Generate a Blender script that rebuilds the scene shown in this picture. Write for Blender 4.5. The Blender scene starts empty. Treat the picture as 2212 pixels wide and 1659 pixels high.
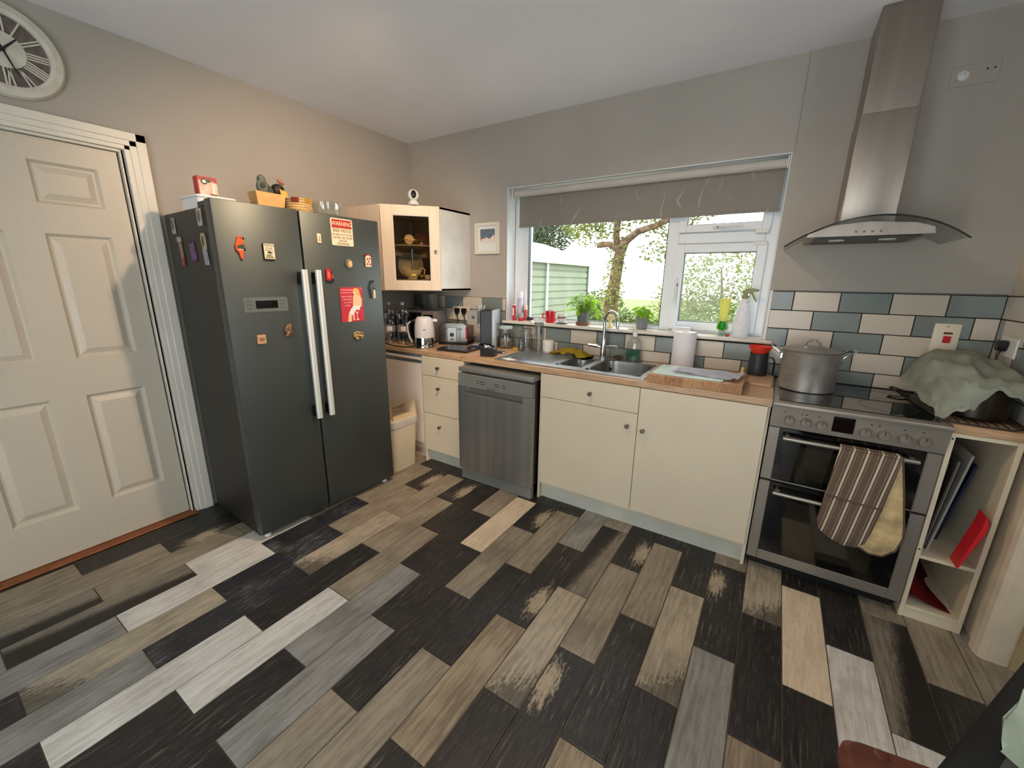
import bpy, bmesh, math, random
from mathutils import Vector, Matrix
random.seed(7)
S = bpy.context.scene
COL = S.collection

# ------------------------------------------------------------------ camera, world, sun, exposure
cam_d = bpy.data.cameras.new('camera'); cam = bpy.data.objects.new('camera', cam_d); COL.objects.link(cam)
cam_d.sensor_fit = 'HORIZONTAL'; cam_d.sensor_width = 36.0; cam_d.lens = 878.74/2212*36.0
cam_d.clip_start = .02; cam_d.clip_end = 200
RT = Vector((0.84162589, 0.53989995, 0.01318698)); UP = Vector((-0.14472228, 0.20194206, 0.96864589)); FW = Vector((-0.52030887, 0.81714591, -0.24809522))
m = Matrix((RT, UP, -FW)).transposed().to_4x4(); m.translation = Vector((2.8902, -2.81098, 1.43335))
cam.matrix_world = m; S.camera = cam

W = bpy.data.worlds.new('sky'); S.world = W; W.use_nodes = True
wn = W.node_tree; wb = wn.nodes['Background']
wb.inputs['Color'].default_value = (0.92, 0.96, 1.0, 1); wb.inputs['Strength'].default_value = 4.6

sun_d = bpy.data.lights.new('sun', 'SUN'); sun_d.energy = 7.0; sun_d.angle = math.radians(1.0); sun_d.color = (1.0, .94, .82)
sun = bpy.data.objects.new('sun', sun_d); COL.objects.link(sun)
sun.rotation_euler = Vector((.80, .16, -.70)).to_track_quat('-Z', 'Y').to_euler()

S.view_settings.view_transform = 'Standard'; S.view_settings.look = 'None'
S.view_settings.exposure = 0.18; S.view_settings.gamma = 1.0; S.view_settings.use_curve_mapping = False

LAMP_POWER = (85.0, 34.0)
LAMP_COL = (1.0, .72, .48)

# ------------------------------------------------------------------ helpers
def lin(c):
    return tuple(((v/255)/12.92 if v/255 <= .04045 else ((v/255+.055)/1.055)**2.4) for v in c)
MATS = {}
def nt(name):
    mt = bpy.data.materials.new(name); mt.use_nodes = True
    return mt, mt.node_tree, mt.node_tree.nodes['Principled BSDF']
def mat(name, col, rough=.5, metal=0.0, var=.06, vscale=6.0, bump=0.0, bscale=150.0, coat=0.0, stretch=None, spec=.5, sss=0.0, col2=None):
    if name in MATS: return MATS[name]
    mt, t, b = nt(name); N = t.nodes; L = t.links
    c = lin(col); d = lin(col2) if col2 else tuple(v*(1-var*2.2) for v in c)
    tc = N.new('ShaderNodeTexCoord'); mp = N.new('ShaderNodeMapping'); L.new(tc.outputs['Object'], mp.inputs['Vector'])
    if stretch: mp.inputs['Scale'].default_value = stretch
    nz = N.new('ShaderNodeTexNoise'); nz.inputs['Scale'].default_value = vscale; nz.inputs['Detail'].default_value = 5
    L.new(mp.outputs['Vector'], nz.inputs['Vector'])
    mx = N.new('ShaderNodeMix'); mx.data_type = 'RGBA'
    mr = N.new('ShaderNodeMapRange'); mr.inputs['From Min'].default_value = .35; mr.inputs['From Max'].default_value = .68
    L.new(nz.outputs['Fac'], mr.inputs['Value']); L.new(mr.outputs['Result'], mx.inputs['Factor'])
    mx.inputs['A'].default_value = (*c, 1); mx.inputs['B'].default_value = (*d, 1)
    L.new(mx.outputs['Result'], b.inputs['Base Color'])
    b.inputs['Roughness'].default_value = rough; b.inputs['Metallic'].default_value = metal
    b.inputs['Specular IOR Level'].default_value = spec
    if coat: b.inputs['Coat Weight'].default_value = coat
    if sss: b.inputs['Subsurface Weight'].default_value = sss
    if bump:
        n2 = N.new('ShaderNodeTexNoise'); n2.inputs['Scale'].default_value = bscale; n2.inputs['Detail'].default_value = 3
        L.new(mp.outputs['Vector'], n2.inputs['Vector'])
        bp = N.new('ShaderNodeBump'); bp.inputs['Strength'].default_value = bump; bp.inputs['Distance'].default_value = .002
        L.new(n2.outputs['Fac'], bp.inputs['Height']); L.new(bp.outputs['Normal'], b.inputs['Normal'])
    MATS[name] = mt; return mt
def glass(name, col=(250, 252, 251), fac=.16, rough=.03):
    """thin clear glass / clear plastic: see-through with a gloss that grows at the rim"""
    if name in MATS: return MATS[name]
    mt, t, b = nt(name); N = t.nodes; L = t.links
    tr = N.new('ShaderNodeBsdfTransparent'); tr.inputs['Color'].default_value = (*lin(col), 1)
    gl = N.new('ShaderNodeBsdfGlossy'); gl.inputs['Roughness'].default_value = rough; gl.inputs['Color'].default_value = (.95, .97, .97, 1)
    lw = N.new('ShaderNodeLayerWeight'); lw.inputs['Blend'].default_value = .35
    nz = N.new('ShaderNodeTexNoise'); nz.inputs['Scale'].default_value = 9
    ma = N.new('ShaderNodeMath'); ma.operation = 'MULTIPLY_ADD'; ma.inputs[1].default_value = fac*2.2; ma.inputs[2].default_value = fac*.22
    m2 = N.new('ShaderNodeMath'); m2.operation = 'MULTIPLY_ADD'; m2.inputs[1].default_value = .02; L.new(nz.outputs['Fac'], m2.inputs[0])
    L.new(lw.outputs['Facing'], ma.inputs[0]); L.new(ma.outputs[0], m2.inputs[2])
    mx = N.new('ShaderNodeMixShader'); L.new(m2.outputs[0], mx.inputs[0]); L.new(tr.outputs[0], mx.inputs[1]); L.new(gl.outputs[0], mx.inputs[2])
    L.new(mx.outputs[0], N['Material Output'].inputs['Surface'])
    MATS[name] = mt; return mt
def translucent(name, col, mixc=.5, rough=.4):
    """plastic or leaf that lets light through"""
    if name in MATS: return MATS[name]
    mt, t, b = nt(name); N = t.nodes; L = t.links
    c = lin(col)
    nz = N.new('ShaderNodeTexNoise'); nz.inputs['Scale'].default_value = 14
    hs = N.new('ShaderNodeHueSaturation'); hs.inputs['Color'].default_value = (*c, 1)
    ma = N.new('ShaderNodeMath'); ma.operation = 'MULTIPLY_ADD'; ma.inputs[1].default_value = .5; ma.inputs[2].default_value = .75
    L.new(nz.outputs['Fac'], ma.inputs[0]); L.new(ma.outputs[0], hs.inputs['Value'])
    L.new(hs.outputs[0], b.inputs['Base Color']); b.inputs['Roughness'].default_value = rough
    tl = N.new('ShaderNodeBsdfTranslucent'); L.new(hs.outputs[0], tl.inputs['Color'])
    mx = N.new('ShaderNodeMixShader'); mx.inputs[0].default_value = mixc
    L.new(b.outputs[0], mx.inputs[1]); L.new(tl.outputs[0], mx.inputs[2]); L.new(mx.outputs[0], N['Material Output'].inputs['Surface'])
    MATS[name] = mt; return mt
def emis(name, col, st):
    mt, t, b = nt(name); b.inputs['Base Color'].default_value = (*col, 1)
    b.inputs['Emission Color'].default_value = (*col, 1); b.inputs['Emission Strength'].default_value = st
    return mt

class MB:
    """collects shapes, links them as one mesh object"""
    def __init__(s): s.bm = bmesh.new()
    def box(s, x0, x1, y0, y1, z0, z1, b=0.0, seg=1):
        g = bmesh.ops.create_cube(s.bm, size=1.0, matrix=Matrix.Translation(((x0+x1)/2, (y0+y1)/2, (z0+z1)/2)) @ Matrix.Diagonal((abs(x1-x0), abs(y1-y0), abs(z1-z0), 1)))
        if b:
            es = set(e for v in g['verts'] for e in v.link_edges)
            bmesh.ops.bevel(s.bm, geom=list(es), offset=b, segments=seg, affect='EDGES', profile=.5)
        return s
    def ring(s, c, ax, r, n, ph=0):
        ax = Vector(ax).normalized(); a = ax.orthogonal().normalized(); b = ax.cross(a)
        return [s.bm.verts.new(Vector(c) + a*math.cos(2*math.pi*i/n+ph)*r + b*math.sin(2*math.pi*i/n+ph)*r) for i in range(n)]
    def bridge(s, A, B):
        n = len(A)
        for i in range(n): s.bm.faces.new((A[i], A[(i+1) % n], B[(i+1) % n], B[i]))
    def cyl(s, p0, p1, r0, r1=None, n=20, caps=True):
        r1 = r0 if r1 is None else r1; d = Vector(p1)-Vector(p0)
        A = s.ring(p0, d, r0, n); B = s.ring(p1, d, r1, n); s.bridge(A, B)
        if caps: s.bm.faces.new(list(reversed(A))); s.bm.faces.new(B)
        return s
    def lathe(s, prof, c=(0, 0, 0), n=24, sx=1.0, sy=1.0):
        prev = None
        for (r, z) in prof:
            if r <= 1e-6: cur = [s.bm.verts.new((c[0], c[1], c[2]+z))]
            else: cur = [s.bm.verts.new((c[0]+sx*r*math.cos(2*math.pi*i/n), c[1]+sy*r*math.sin(2*math.pi*i/n), c[2]+z)) for i in range(n)]
            if prev:
                if len(prev) == 1 and len(cur) > 1:
                    for i in range(n): s.bm.faces.new((prev[0], cur[i], cur[(i+1) % n]))
                elif len(cur) == 1 and len(prev) > 1:
                    for i in range(n): s.bm.faces.new((prev[i], cur[0], prev[(i+1) % n]))
                elif len(cur) > 1: s.bridge(prev, cur)
            prev = cur
        return s
    def tube(s, pts, r, n=8, closed=False):
        P = [Vector(p) for p in pts]; k = len(P); R = r if isinstance(r, (list, tuple)) else [r]*k
        rings = []; up = None
        for i in range(k):
            if closed: d = P[(i+1) % k]-P[i-1]
            else: d = (P[min(i+1, k-1)]-P[max(i-1, 0)])
            d.normalize()
            a = d.orthogonal().normalized() if up is None else (up - d*up.dot(d)).normalized()
            up = a; b = d.cross(a)
            rings.append([s.bm.verts.new(P[i]+a*math.cos(2*math.pi*j/n)*R[i]+b*math.sin(2*math.pi*j/n)*R[i]) for j in range(n)])
        for i in range(k-1): s.bridge(rings[i], rings[i+1])
        if closed: s.bridge(rings[-1], rings[0])
        else: s.bm.faces.new(list(reversed(rings[0]))); s.bm.faces.new(rings[-1])
        return s
    def prism(s, poly, ax, a, b, bev=0.0):
        def P(u, v, w): return {'x': (w, u, v), 'y': (u, w, v), 'z': (u, v, w)}[ax]
        A = [s.bm.verts.new(P(u, v, a)) for u, v in poly]; B = [s.bm.verts.new(P(u, v, b)) for u, v in poly]
        fs = [s.bm.faces.new(A), s.bm.faces.new(list(reversed(B)))]
        n = len(poly)
        for i in range(n): fs.append(s.bm.faces.new((A[i], B[i], B[(i+1) % n], A[(i+1) % n])))
        if bev:
            es = set(e for f in fs[:2] for e in f.edges)
            bmesh.ops.bevel(s.bm, geom=list(es), offset=bev, segments=2, affect='EDGES')
        return s
    def sph(s, c, r, u=16, v=10):
        rx, ry, rz = r if isinstance(r, (tuple, list)) else (r, r, r)
        bmesh.ops.create_uvsphere(s.bm, u_segments=u, v_segments=v, radius=1, matrix=Matrix.Translation(c) @ Matrix.Diagonal((rx, ry, rz, 1)))
        return s
    def ell(s, c, r, rot=(0, 0, 0), u=14, v=10):
        from mathutils import Euler
        bmesh.ops.create_uvsphere(s.bm, u_segments=u, v_segments=v, radius=1, matrix=Matrix.Translation(c) @ Euler(rot).to_matrix().to_4x4() @ Matrix.Diagonal((*r, 1)))
        return s
    def grid(s, f, nu, nv, th=0.0):
        V = [[s.bm.verts.new(f(i/nu, j/nv)) for j in range(nv+1)] for i in range(nu+1)]
        F = [s.bm.faces.new((V[i][j], V[i+1][j], V[i+1][j+1], V[i][j+1])) for i in range(nu) for j in range(nv)]
        if th: bmesh.ops.solidify(s.bm, geom=F, thickness=th)
        return s
    def torus(s, c, R, r, ax=(0, 0, 1), n=24, k=8, a0=0, a1=2*math.pi):
        ax = Vector(ax).normalized(); a = ax.orthogonal().normalized(); b = ax.cross(a)
        full = abs(a1-a0-2*math.pi) < 1e-6; cnt = n if full else n+1
        pts = [Vector(c)+a*R*math.cos(a0+(a1-a0)*i/n)+b*R*math.sin(a0+(a1-a0)*i/n) for i in range(cnt)]
        return s.tube(pts, r, k, closed=full)
    def xform(s, M):
        bmesh.ops.transform(s.bm, matrix=M, verts=s.bm.verts); return s
    def build(s, name, mt, parent=None, world=True, smooth=35):
        bmesh.ops.recalc_face_normals(s.bm, faces=s.bm.faces)
        me = bpy.data.meshes.new(name)
        if parent is not None and world:
            r = parent
            while r.parent: r = r.parent
            bmesh.ops.translate(s.bm, vec=-Vector(r.location), verts=s.bm.verts)
        s.bm.to_mesh(me); s.bm.free()
        if mt: me.materials.append(mt)
        if smooth:
            me.shade_smooth(); me.set_sharp_from_angle(angle=math.radians(smooth))
        o = bpy.data.objects.new(name, me); COL.objects.link(o)
        if parent: o.parent = parent
        return o
def tag(o, label=None, cat=None, group=None, kind=None):
    if label: o['label'] = label
    if cat: o['category'] = cat
    if group: o['group'] = group
    if kind: o['kind'] = kind
    return o
def thing(name, label, cat, loc=(0, 0, 0), rotz=0.0, group=None, kind=None):
    o = bpy.data.objects.new(name, None); COL.objects.link(o); o.location = loc; o.rotation_euler = (0, 0, rotz)
    o.empty_display_size = .05
    return tag(o, label, cat, group, kind)
def bx(name, mt, parent, x0, x1, y0, y1, z0, z1, b=0.0, seg=1, world=True):
    return MB().box(x0, x1, y0, y1, z0, z1, b, seg).build(name, mt, parent, world)
def text(name, s, size, mt, parent, M, align='CENTER', ext=.0003, font_sx=1.0, world=False):
    cu = bpy.data.curves.new(name, 'FONT'); cu.body = s; cu.size = size; cu.align_x = align; cu.align_y = 'CENTER'; cu.extrude = ext; cu.resolution_u = 2
    to = bpy.data.objects.new(name+'_tmp', cu); COL.objects.link(to)
    bpy.context.view_layer.update()
    me = bpy.data.meshes.new_from_object(to.evaluated_get(bpy.context.evaluated_depsgraph_get()))
    bpy.data.objects.remove(to); bpy.data.curves.remove(cu)
    me.transform(M @ Matrix.Diagonal((font_sx, 1, 1, 1)))
    if world and parent is not None:
        r = parent
        while r.parent: r = r.parent
        me.transform(Matrix.Translation(-Vector(r.location)))
    me.materials.clear(); me.materials.append(mt)
    o = bpy.data.objects.new(name, me); COL.objects.link(o); o.parent = parent
    return o
def copy_tree(o, parent=None):
    c = o.copy(); COL.objects.link(c); c.parent = parent
    for ch in list(o.children): copy_tree(ch, c)
    return c
def rrect(w, h, r, n=4, cx=0, cy=0):
    P = []
    for (sx, sy, a) in ((1, 1, 0), (-1, 1, 90), (-1, -1, 180), (1, -1, 270)):
        for i in range(n+1):
            t = math.radians(a+90*i/n); P.append((cx+sx*(w/2-r)+r*math.cos(t), cy+sy*(h/2-r)+r*math.sin(t)))
    return P

# ------------------------------------------------------------------ shared materials
m_wall = mat('wall_paint', (176, 169, 159), .92, var=.03, vscale=2.5, bump=.12, bscale=90)
m_ceil = mat('ceiling_paint', (240, 240, 245), .95, var=.02, vscale=2, bump=.08, bscale=60)
m_white_gloss = mat('white_gloss_paint', (222, 216, 203), .38, var=.03, bump=.03, bscale=40)
m_upvc = mat('white_upvc', (232, 236, 240), .3, var=.01)
m_cab = mat('cream_cabinet', (214, 200, 174), .42, var=.02, vscale=3)
m_cabpink = mat('birch_cabinet', (236, 216, 192), .45, var=.04, vscale=4, stretch=(6, 6, 1))
m_oak = mat('oak_laminate', (200, 162, 124), .36, var=.16, vscale=9, stretch=(1.2, 14, 14), bump=.05)
m_steel = mat('brushed_steel', (150, 150, 148), .36, 1.0, var=.08, vscale=3, stretch=(1, 1, 30), bump=.02, bscale=60)
m_chrome = mat('chrome', (205, 208, 210), .12, 1.0, var=.02)
m_black = mat('black_plastic', (22, 22, 24), .38, var=.1)
m_blackgl = mat('black_glass', (9, 10, 11), .07, var=.02, coat=.6)
m_darkmet = mat('dark_metal', (60, 60, 62), .4, .9, var=.08)
m_whitepl = mat('white_plastic', (226, 226, 222), .4, var=.02)
m_red = mat('red_plastic', (190, 28, 36), .4, var=.05)
m_glass = glass('clear_glass')
m_pane = glass('window_pane', (250, 252, 251), .03, .0)
m_clearpl = glass('clear_plastic', (246, 248, 248), .30, .10)

# ------------------------------------------------------------------ floor: 150 x 600 wood-effect tiles laid in half bond
def plank_mat(style):
    key = 'plank_'+style
    if key in MATS: return MATS[key]
    PAL = {'D': ((46, 43, 41), (25, 23, 23)), 'S': ((44, 45, 50), (24, 25, 30)), 'T': ((42, 39, 37), (25, 23, 23)),
           'L': ((226, 221, 212), (194, 187, 176)), 'P': ((232, 212, 182), (214, 192, 162)), 'B': ((160, 147, 128), (124, 112, 96)),
           'G': ((156, 152, 146), (120, 116, 110)), 'X': ((186, 172, 150), (148, 135, 115)), 'F': ((142, 132, 117), (108, 99, 87)),
           'O': ((166, 148, 122), (120, 104, 84))}
    a, b_ = PAL[style]
    mt, t, b = nt(key); N = t.nodes; L = t.links
    def val(x, sock):
        if isinstance(x, (int, float)): sock.default_value = x
        else: L.new(x, sock)
    def mth(op, x, y=0.0, z=None, cl=False):
        n = N.new('ShaderNodeMath'); n.operation = op; n.use_clamp = cl
        val(x, n.inputs[0]); val(y, n.inputs[1])
        if z is not None: val(z, n.inputs[2])
        return n.outputs[0]
    tc = N.new('ShaderNodeTexCoord'); oi = N.new('ShaderNodeObjectInfo')
    sx = N.new('ShaderNodeSeparateXYZ'); L.new(tc.outputs['Object'], sx.inputs[0]); X, Y = sx.outputs[0], sx.outputs[1]
    r = oi.outputs['Random']
    cb = N.new('ShaderNodeCombineXYZ'); L.new(mth('MULTIPLY', r, 13.7), cb.inputs[0]); L.new(mth('MULTIPLY', r, 57.3), cb.inputs[1])
    def noise(scale, sc3, detail=5, rough=.6):
        mp = N.new('ShaderNodeVectorMath'); mp.operation = 'MULTIPLY'; L.new(tc.outputs['Object'], mp.inputs[0]); mp.inputs[1].default_value = sc3
        ad = N.new('ShaderNodeVectorMath'); ad.operation = 'ADD'; L.new(mp.outputs[0], ad.inputs[0]); L.new(cb.outputs[0], ad.inputs[1])
        n = N.new('ShaderNodeTexNoise'); n.inputs['Scale'].default_value = scale; n.inputs['Detail'].default_value = detail; n.inputs['Roughness'].default_value = rough
        L.new(ad.outputs[0], n.inputs['Vector']); return n.outputs['Fac']
    def smooth(x, lo, hi):
        n = N.new('ShaderNodeMapRange'); n.interpolation_type = 'SMOOTHSTEP'; val(x, n.inputs['Value']); n.inputs['From Min'].default_value = lo; n.inputs['From Max'].default_value = hi
        return n.outputs['Result']
    def mix(f, A, B):
        n = N.new('ShaderNodeMix'); n.data_type = 'RGBA'; val(f, n.inputs['Factor'])
        for q, s_ in ((A, 'A'), (B, 'B')):
            if isinstance(q, tuple): n.inputs[s_].default_value = (*lin(q), 1)
            else: L.new(q, n.inputs[s_])
        return n.outputs['Result']
    grain = noise(1.0, (70, 5, 1), 6, .65); cloud = noise(1.0, (10, 5, 1), 3); fine = noise(1.0, (190, 14, 1), 4, .7)
    col = mix(smooth(mth('ADD', mth('MULTIPLY', grain, .6), mth('MULTIPLY', cloud, .4)), .38, .62), a, b_)
    rag = mth('ADD', mth('MULTIPLY', noise(1.0, (75, 26, 1), 8, .85), .65), mth('MULTIPLY', noise(1.0, (150, 9, 1), 5, .7), .35))   # ragged worn-paint edge
    streak = noise(1.0, (95, 6, 1), 6, .7)
    patchy = smooth(noise(1.0, (7, 4, 1), 2), .42, .62)
    if style in 'DST':
        col = mix(mth('MULTIPLY', smooth(streak, .55, .64), mth('MULTIPLY_ADD', patchy, .55, .12)), col, (142, 131, 114))
        col = mix(mth('MULTIPLY', smooth(fine, .56, .66), .35), col, (120, 110, 96))
    else:
        col = mix(mth('MULTIPLY', smooth(fine, .56, .68), .45), col, (98, 88, 76))
        col = mix(mth('MULTIPLY', smooth(streak, .60, .72), mth('MULTIPLY_ADD', patchy, .45, .1)), col, (74, 66, 58))
    if style == 'S':
        col = mix(mth('MULTIPLY', smooth(mth('ADD', rag, mth('MULTIPLY', patchy, .08)), .55, .66), .55), col, (124, 126, 130))
    if style == 'T':      # dark board with one worn-through pale patch
        ex = mth('DIVIDE', mth('SUBTRACT', X, .045), .052); ey = mth('DIVIDE', mth('ADD', Y, .14), .13)
        e = mth('SUBTRACT', 1.0, mth('SQRT', mth('ADD', mth('MULTIPLY', ex, ex), mth('MULTIPLY', ey, ey))))
        k = smooth(mth('ADD', e, mth('MULTIPLY', mth('SUBTRACT', rag, .5), 5.5)), .12, .55)
        col = mix(mth('MULTIPLY', k, mth('MULTIPLY_ADD', fine, .9, .35)), col, (188, 171, 145))
        col = mix(mth('MULTIPLY', smooth(rag, .60, .68), .45), col, (150, 137, 118))
    if style == 'X':      # pale board with dark scatter at one end and along one edge
        e = mth('ADD', mth('DIVIDE', mth('SUBTRACT', mth('MULTIPLY', Y, -1.0), .15), .13), mth('MULTIPLY', mth('SUBTRACT', X, .02), 6.0))
        k = smooth(mth('ADD', e, mth('MULTIPLY', mth('SUBTRACT', rag, .5), 6.5)), .25, .7)
        col = mix(mth('MULTIPLY', k, mth('MULTIPLY_ADD', streak, .8, .35)), col, (48, 42, 38))
    if style == 'F':      # half dark, half grey, soft edge along the board
        k = smooth(mth('ADD', mth('SUBTRACT', mth('DIVIDE', X, .07), mth('MULTIPLY', Y, 1.6)), mth('MULTIPLY', mth('SUBTRACT', rag, .5), 2.2)), -.25, .45)
        col = mix(k, (32, 29, 27), col)
    L.new(col, b.inputs['Base Color'])
    b.inputs['Roughness'].default_value = .46
    L.new(mth('MULTIPLY_ADD', grain, .25, .32), b.inputs['Roughness'])
    bp = N.new('ShaderNodeBump'); bp.inputs['Strength'].default_value = .25; bp.inputs['Distance'].default_value = .0012
    L.new(mth('ADD', grain, mth('MULTIPLY', fine, .5)), bp.inputs['Height']); L.new(bp.outputs['Normal'], b.inputs['Normal'])
    MATS[key] = mt; return mt
floor = MB().box(-.03, 4.72, -4.32, .02, -.06, -.0035).build('floor', mat('floor_grout', (104, 92, 78), .85, var=.15, vscale=20)); tag(floor, kind='structure')
ROWX0, PITCH = .061, .15235
LAY = {0: 'DDDDB', 1: 'DTTBB', 2: 'BDBBF', 3: 'BBLFG', 4: 'DBSLG', 5: 'TBSXD', 6: 'DBXSG', 7: 'TBDLD', 8: 'TDBLD', 9: 'BDGDB', 10: 'DPDGT', 11: 'TBDBG',
       12: 'DBDBD', 13: 'GTOTB', 14: 'BFXDB', 15: 'TBTGD', 16: 'DBDOB', 17: 'DXDBG', 18: 'BTGDB', 19: 'XDODB', 20: 'DPDBG', 21: 'DLDBB', 22: 'BFLDG', 23: 'BDBGB', 24: 'GBDBD'}
FLIP = {(8, 0): 0, (15, 2): 1, (13, 1): 0, (14, 1): 0, (15, 0): 0, (5, 0): 0, (7, 0): 0, (11, 0): 0, (18, 1): 1, (3, 3): 1, (2, 4): 1, (22, 1): 1, (1, 1): 0}
pm = {}
def plank_mesh(w, l):
    k = (round(w, 3), round(l, 3))
    if k not in pm:
        o = MB().box(-w/2, w/2, -l/2, l/2, -.012, 0, .0016).build('plank', plank_mat('D'), None, smooth=0)
        pm[k] = o.data; bpy.data.objects.remove(o)
    return pm[k]
rng = random.Random(3); npl = 0
for k in range(-1, 31):
    x0 = ROWX0+PITCH*k; x1 = x0+PITCH
    xa, xb = max(x0, 0.0), min(x1, 4.69)
    if xb-xa < .01: continue
    drift = .010*((x0+x1)/2-1.8)
    base = (-.072 if k % 2 == 0 else -.3725)+drift
    for j in range(0, 8):
        ya = base-.6045*j; yb = ya-.6045; ya = min(ya, 0.0)
        if ya-yb < .02 or yb < -4.31: continue
        if (xa > 3.86 and yb > -.75): continue
        st = LAY[k][j] if (k in LAY and j < 5) else rng.choice('DBGLBDOSGD')
        g = .0019
        o = bpy.data.objects.new('plank', plank_mesh(xb-xa-2*g, ya-yb-2*g)); COL.objects.link(o)
        o.parent = floor; o.location = ((xa+xb)/2, (ya+yb)/2, 0)
        if FLIP.get((k, j), rng.random() < .25 and st not in 'TXF'): o.rotation_euler = (0, 0, math.pi)
        o.material_slots[0].link = 'OBJECT'; o.material_slots[0].material = plank_mat(st); npl += 1

# ------------------------------------------------------------------ room shell
H = 2.563
def struct(name, mb, mt): return tag(mb.build(name, mt, None, smooth=0), kind='structure')
struct('ceiling', MB().box(-.15, 4.85, -4.45, .30, H, H+.12), m_ceil)
struct('wall_left', MB().box(-.14, 0, -4.45, -2.757, 0, H).box(-.14, 0, -2.757, -1.966, 2.041, H).box(-.14, 0, -1.966, .30, 0, H), m_wall)
WL, WR, WT, WB = 1.035, 2.842, 2.108, 1.093
struct('wall_back', MB().box(0, WL, 0, .28, 0, H).box(WR, 4.8, 0, .28, 0, H).box(WL, WR, 0, .28, 0, WB).box(WL, WR, 0, .28, WT, H), m_wall)
wallback = bpy.data.objects['wall_back']
struct('wall_right', MB().prism([(3.776, 0), (3.776, -.60), (3.757, -.64), (3.757, -.675), (3.764, -.695), (3.782, -.705), (3.846, -.705), (3.846, 0)], 'z', 0, H), mat('pier_plaster', (226, 210, 184), .9, var=.08, vscale=9, bump=.15, bscale=40))
wallright = bpy.data.objects['wall_right']
struct('trim_1', MB().box(3.846, 3.93, -.722, -.62, 0, 2.1, .004), mat('beige_frame', (178, 158, 120), .5, var=.08))
struct('wall_side', MB().box(3.93, 4.8, -.70, -.60, 0, H).box(3.846, 3.93, -.70, -.60, 2.1, H), m_wall)
struct('wall_far_right', MB().box(4.7, 4.85, -4.45, -3.3, 0, H).box(4.7, 4.85, -1.9, -.6, 0, H).box(4.7, 4.85, -3.3, -1.9, 0, .95).box(4.7, 4.85, -3.3, -1.9, 2.1, H), m_wall)
w2 = thing('added_window_2', 'unseen white window added in the far right wall for daylight', None, (4.78, -2.6, .95), kind='structure')  # out-of-view window, added to bring daylight in from the right
for y in (-3.3, -2.63, -1.96): bx('frame_post', m_upvc, w2, 4.76, 4.83, y, y+.06, .95, 2.1, .004)
for (y0, y1) in ((-3.24, -2.63), (-2.57, -1.96)):
    bx('frame_rail', m_upvc, w2, 4.76, 4.83, y0, y1, .95, 1.01, .004); bx('frame_rail', m_upvc, w2, 4.76, 4.83, y0, y1, 2.04, 2.1, .004); bx('pane', m_pane, w2, 4.79, 4.796, y0, y1, 1.01, 2.04)
struct('wall_front', MB().box(-.1, 1.3, -4.45, -4.3, 0, H).box(3.3, 4.8, -4.45, -4.3, 0, H).box(1.3, 3.3, -4.45, -4.3, 2.1, H), m_wall)
w3 = thing('added_patio_doors', 'unseen glazed patio doors added opposite the sink for daylight', None, (2.3, -4.4, 0), kind='structure')  # invented doors behind the camera, added to let in more daylight
for x in (1.3, 2.27, 3.24): bx('frame_post', m_upvc, w3, x, x+.06, -4.42, -4.35, 0, 2.1, .004)
for x in (1.36, 2.33):
    bx('frame_rail', m_upvc, w3, x, x+.91, -4.42, -4.35, 2.04, 2.1, .004); bx('frame_rail', m_upvc, w3, x, x+.91, -4.42, -4.35, .003, .06, .004); bx('pane', m_pane, w3, x, x+.91, -4.388, -4.382, .06, 2.04)
struct('trim_2', MB().box(2.849, 2.852, -.0025, 0, WT, H), mat('seam_filler', (150, 140, 128), .9))

# wall tiles
TP, RP, ZT = .2065, .1035, 1.391
m_tc = mat('tile_cream', (206, 195, 179), .22, var=.04, vscale=3, bump=.04, bscale=30); m_tg = mat('tile_sage_grey', (128, 136, 132), .22, var=.05, vscale=3, bump=.04, bscale=30)
tm = {}
def tile_obj(x0, x1, z0, z1, mt, parent, wall='back'):
    w, h = round(x1-x0, 3), round(z1-z0, 3)
    if w < .008 or h < .012: return
    k = (w, h)
    if k not in tm:
        o = MB().box(-w/2, w/2, -.004, .004, -h/2, h/2, .0015).build('tile', m_tc, None, smooth=0); tm[k] = o.data; bpy.data.objects.remove(o)
    o = bpy.data.objects.new('tile', tm[k]); COL.objects.link(o); o.parent = parent
    if wall == 'back': o.location = ((x0+x1)/2, -.0052, (z0+z1)/2)
    else: o.location = (3.7708, (x0+x1)/2, (z0+z1)/2); o.rotation_euler = (0, 0, -math.pi/2)
    o.material_slots[0].link = 'OBJECT'; o.material_slots[0].material = mt
grout = mat('tile_grout', (44, 40, 36), .9)
gb = MB().box(2.862, 3.775, -.0022, .0, .88, ZT+.002).box(.0, WL-.005, -.0022, .0, .88, ZT-RP+.002).box(WL-.005, 2.862, -.0022, .0, .88, WB).build('grout', grout, wallback, smooth=0)
MB().box(3.7738, 3.776, -.60, 0, .88, ZT+.002).build('grout', grout, wallright, smooth=0)
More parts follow.
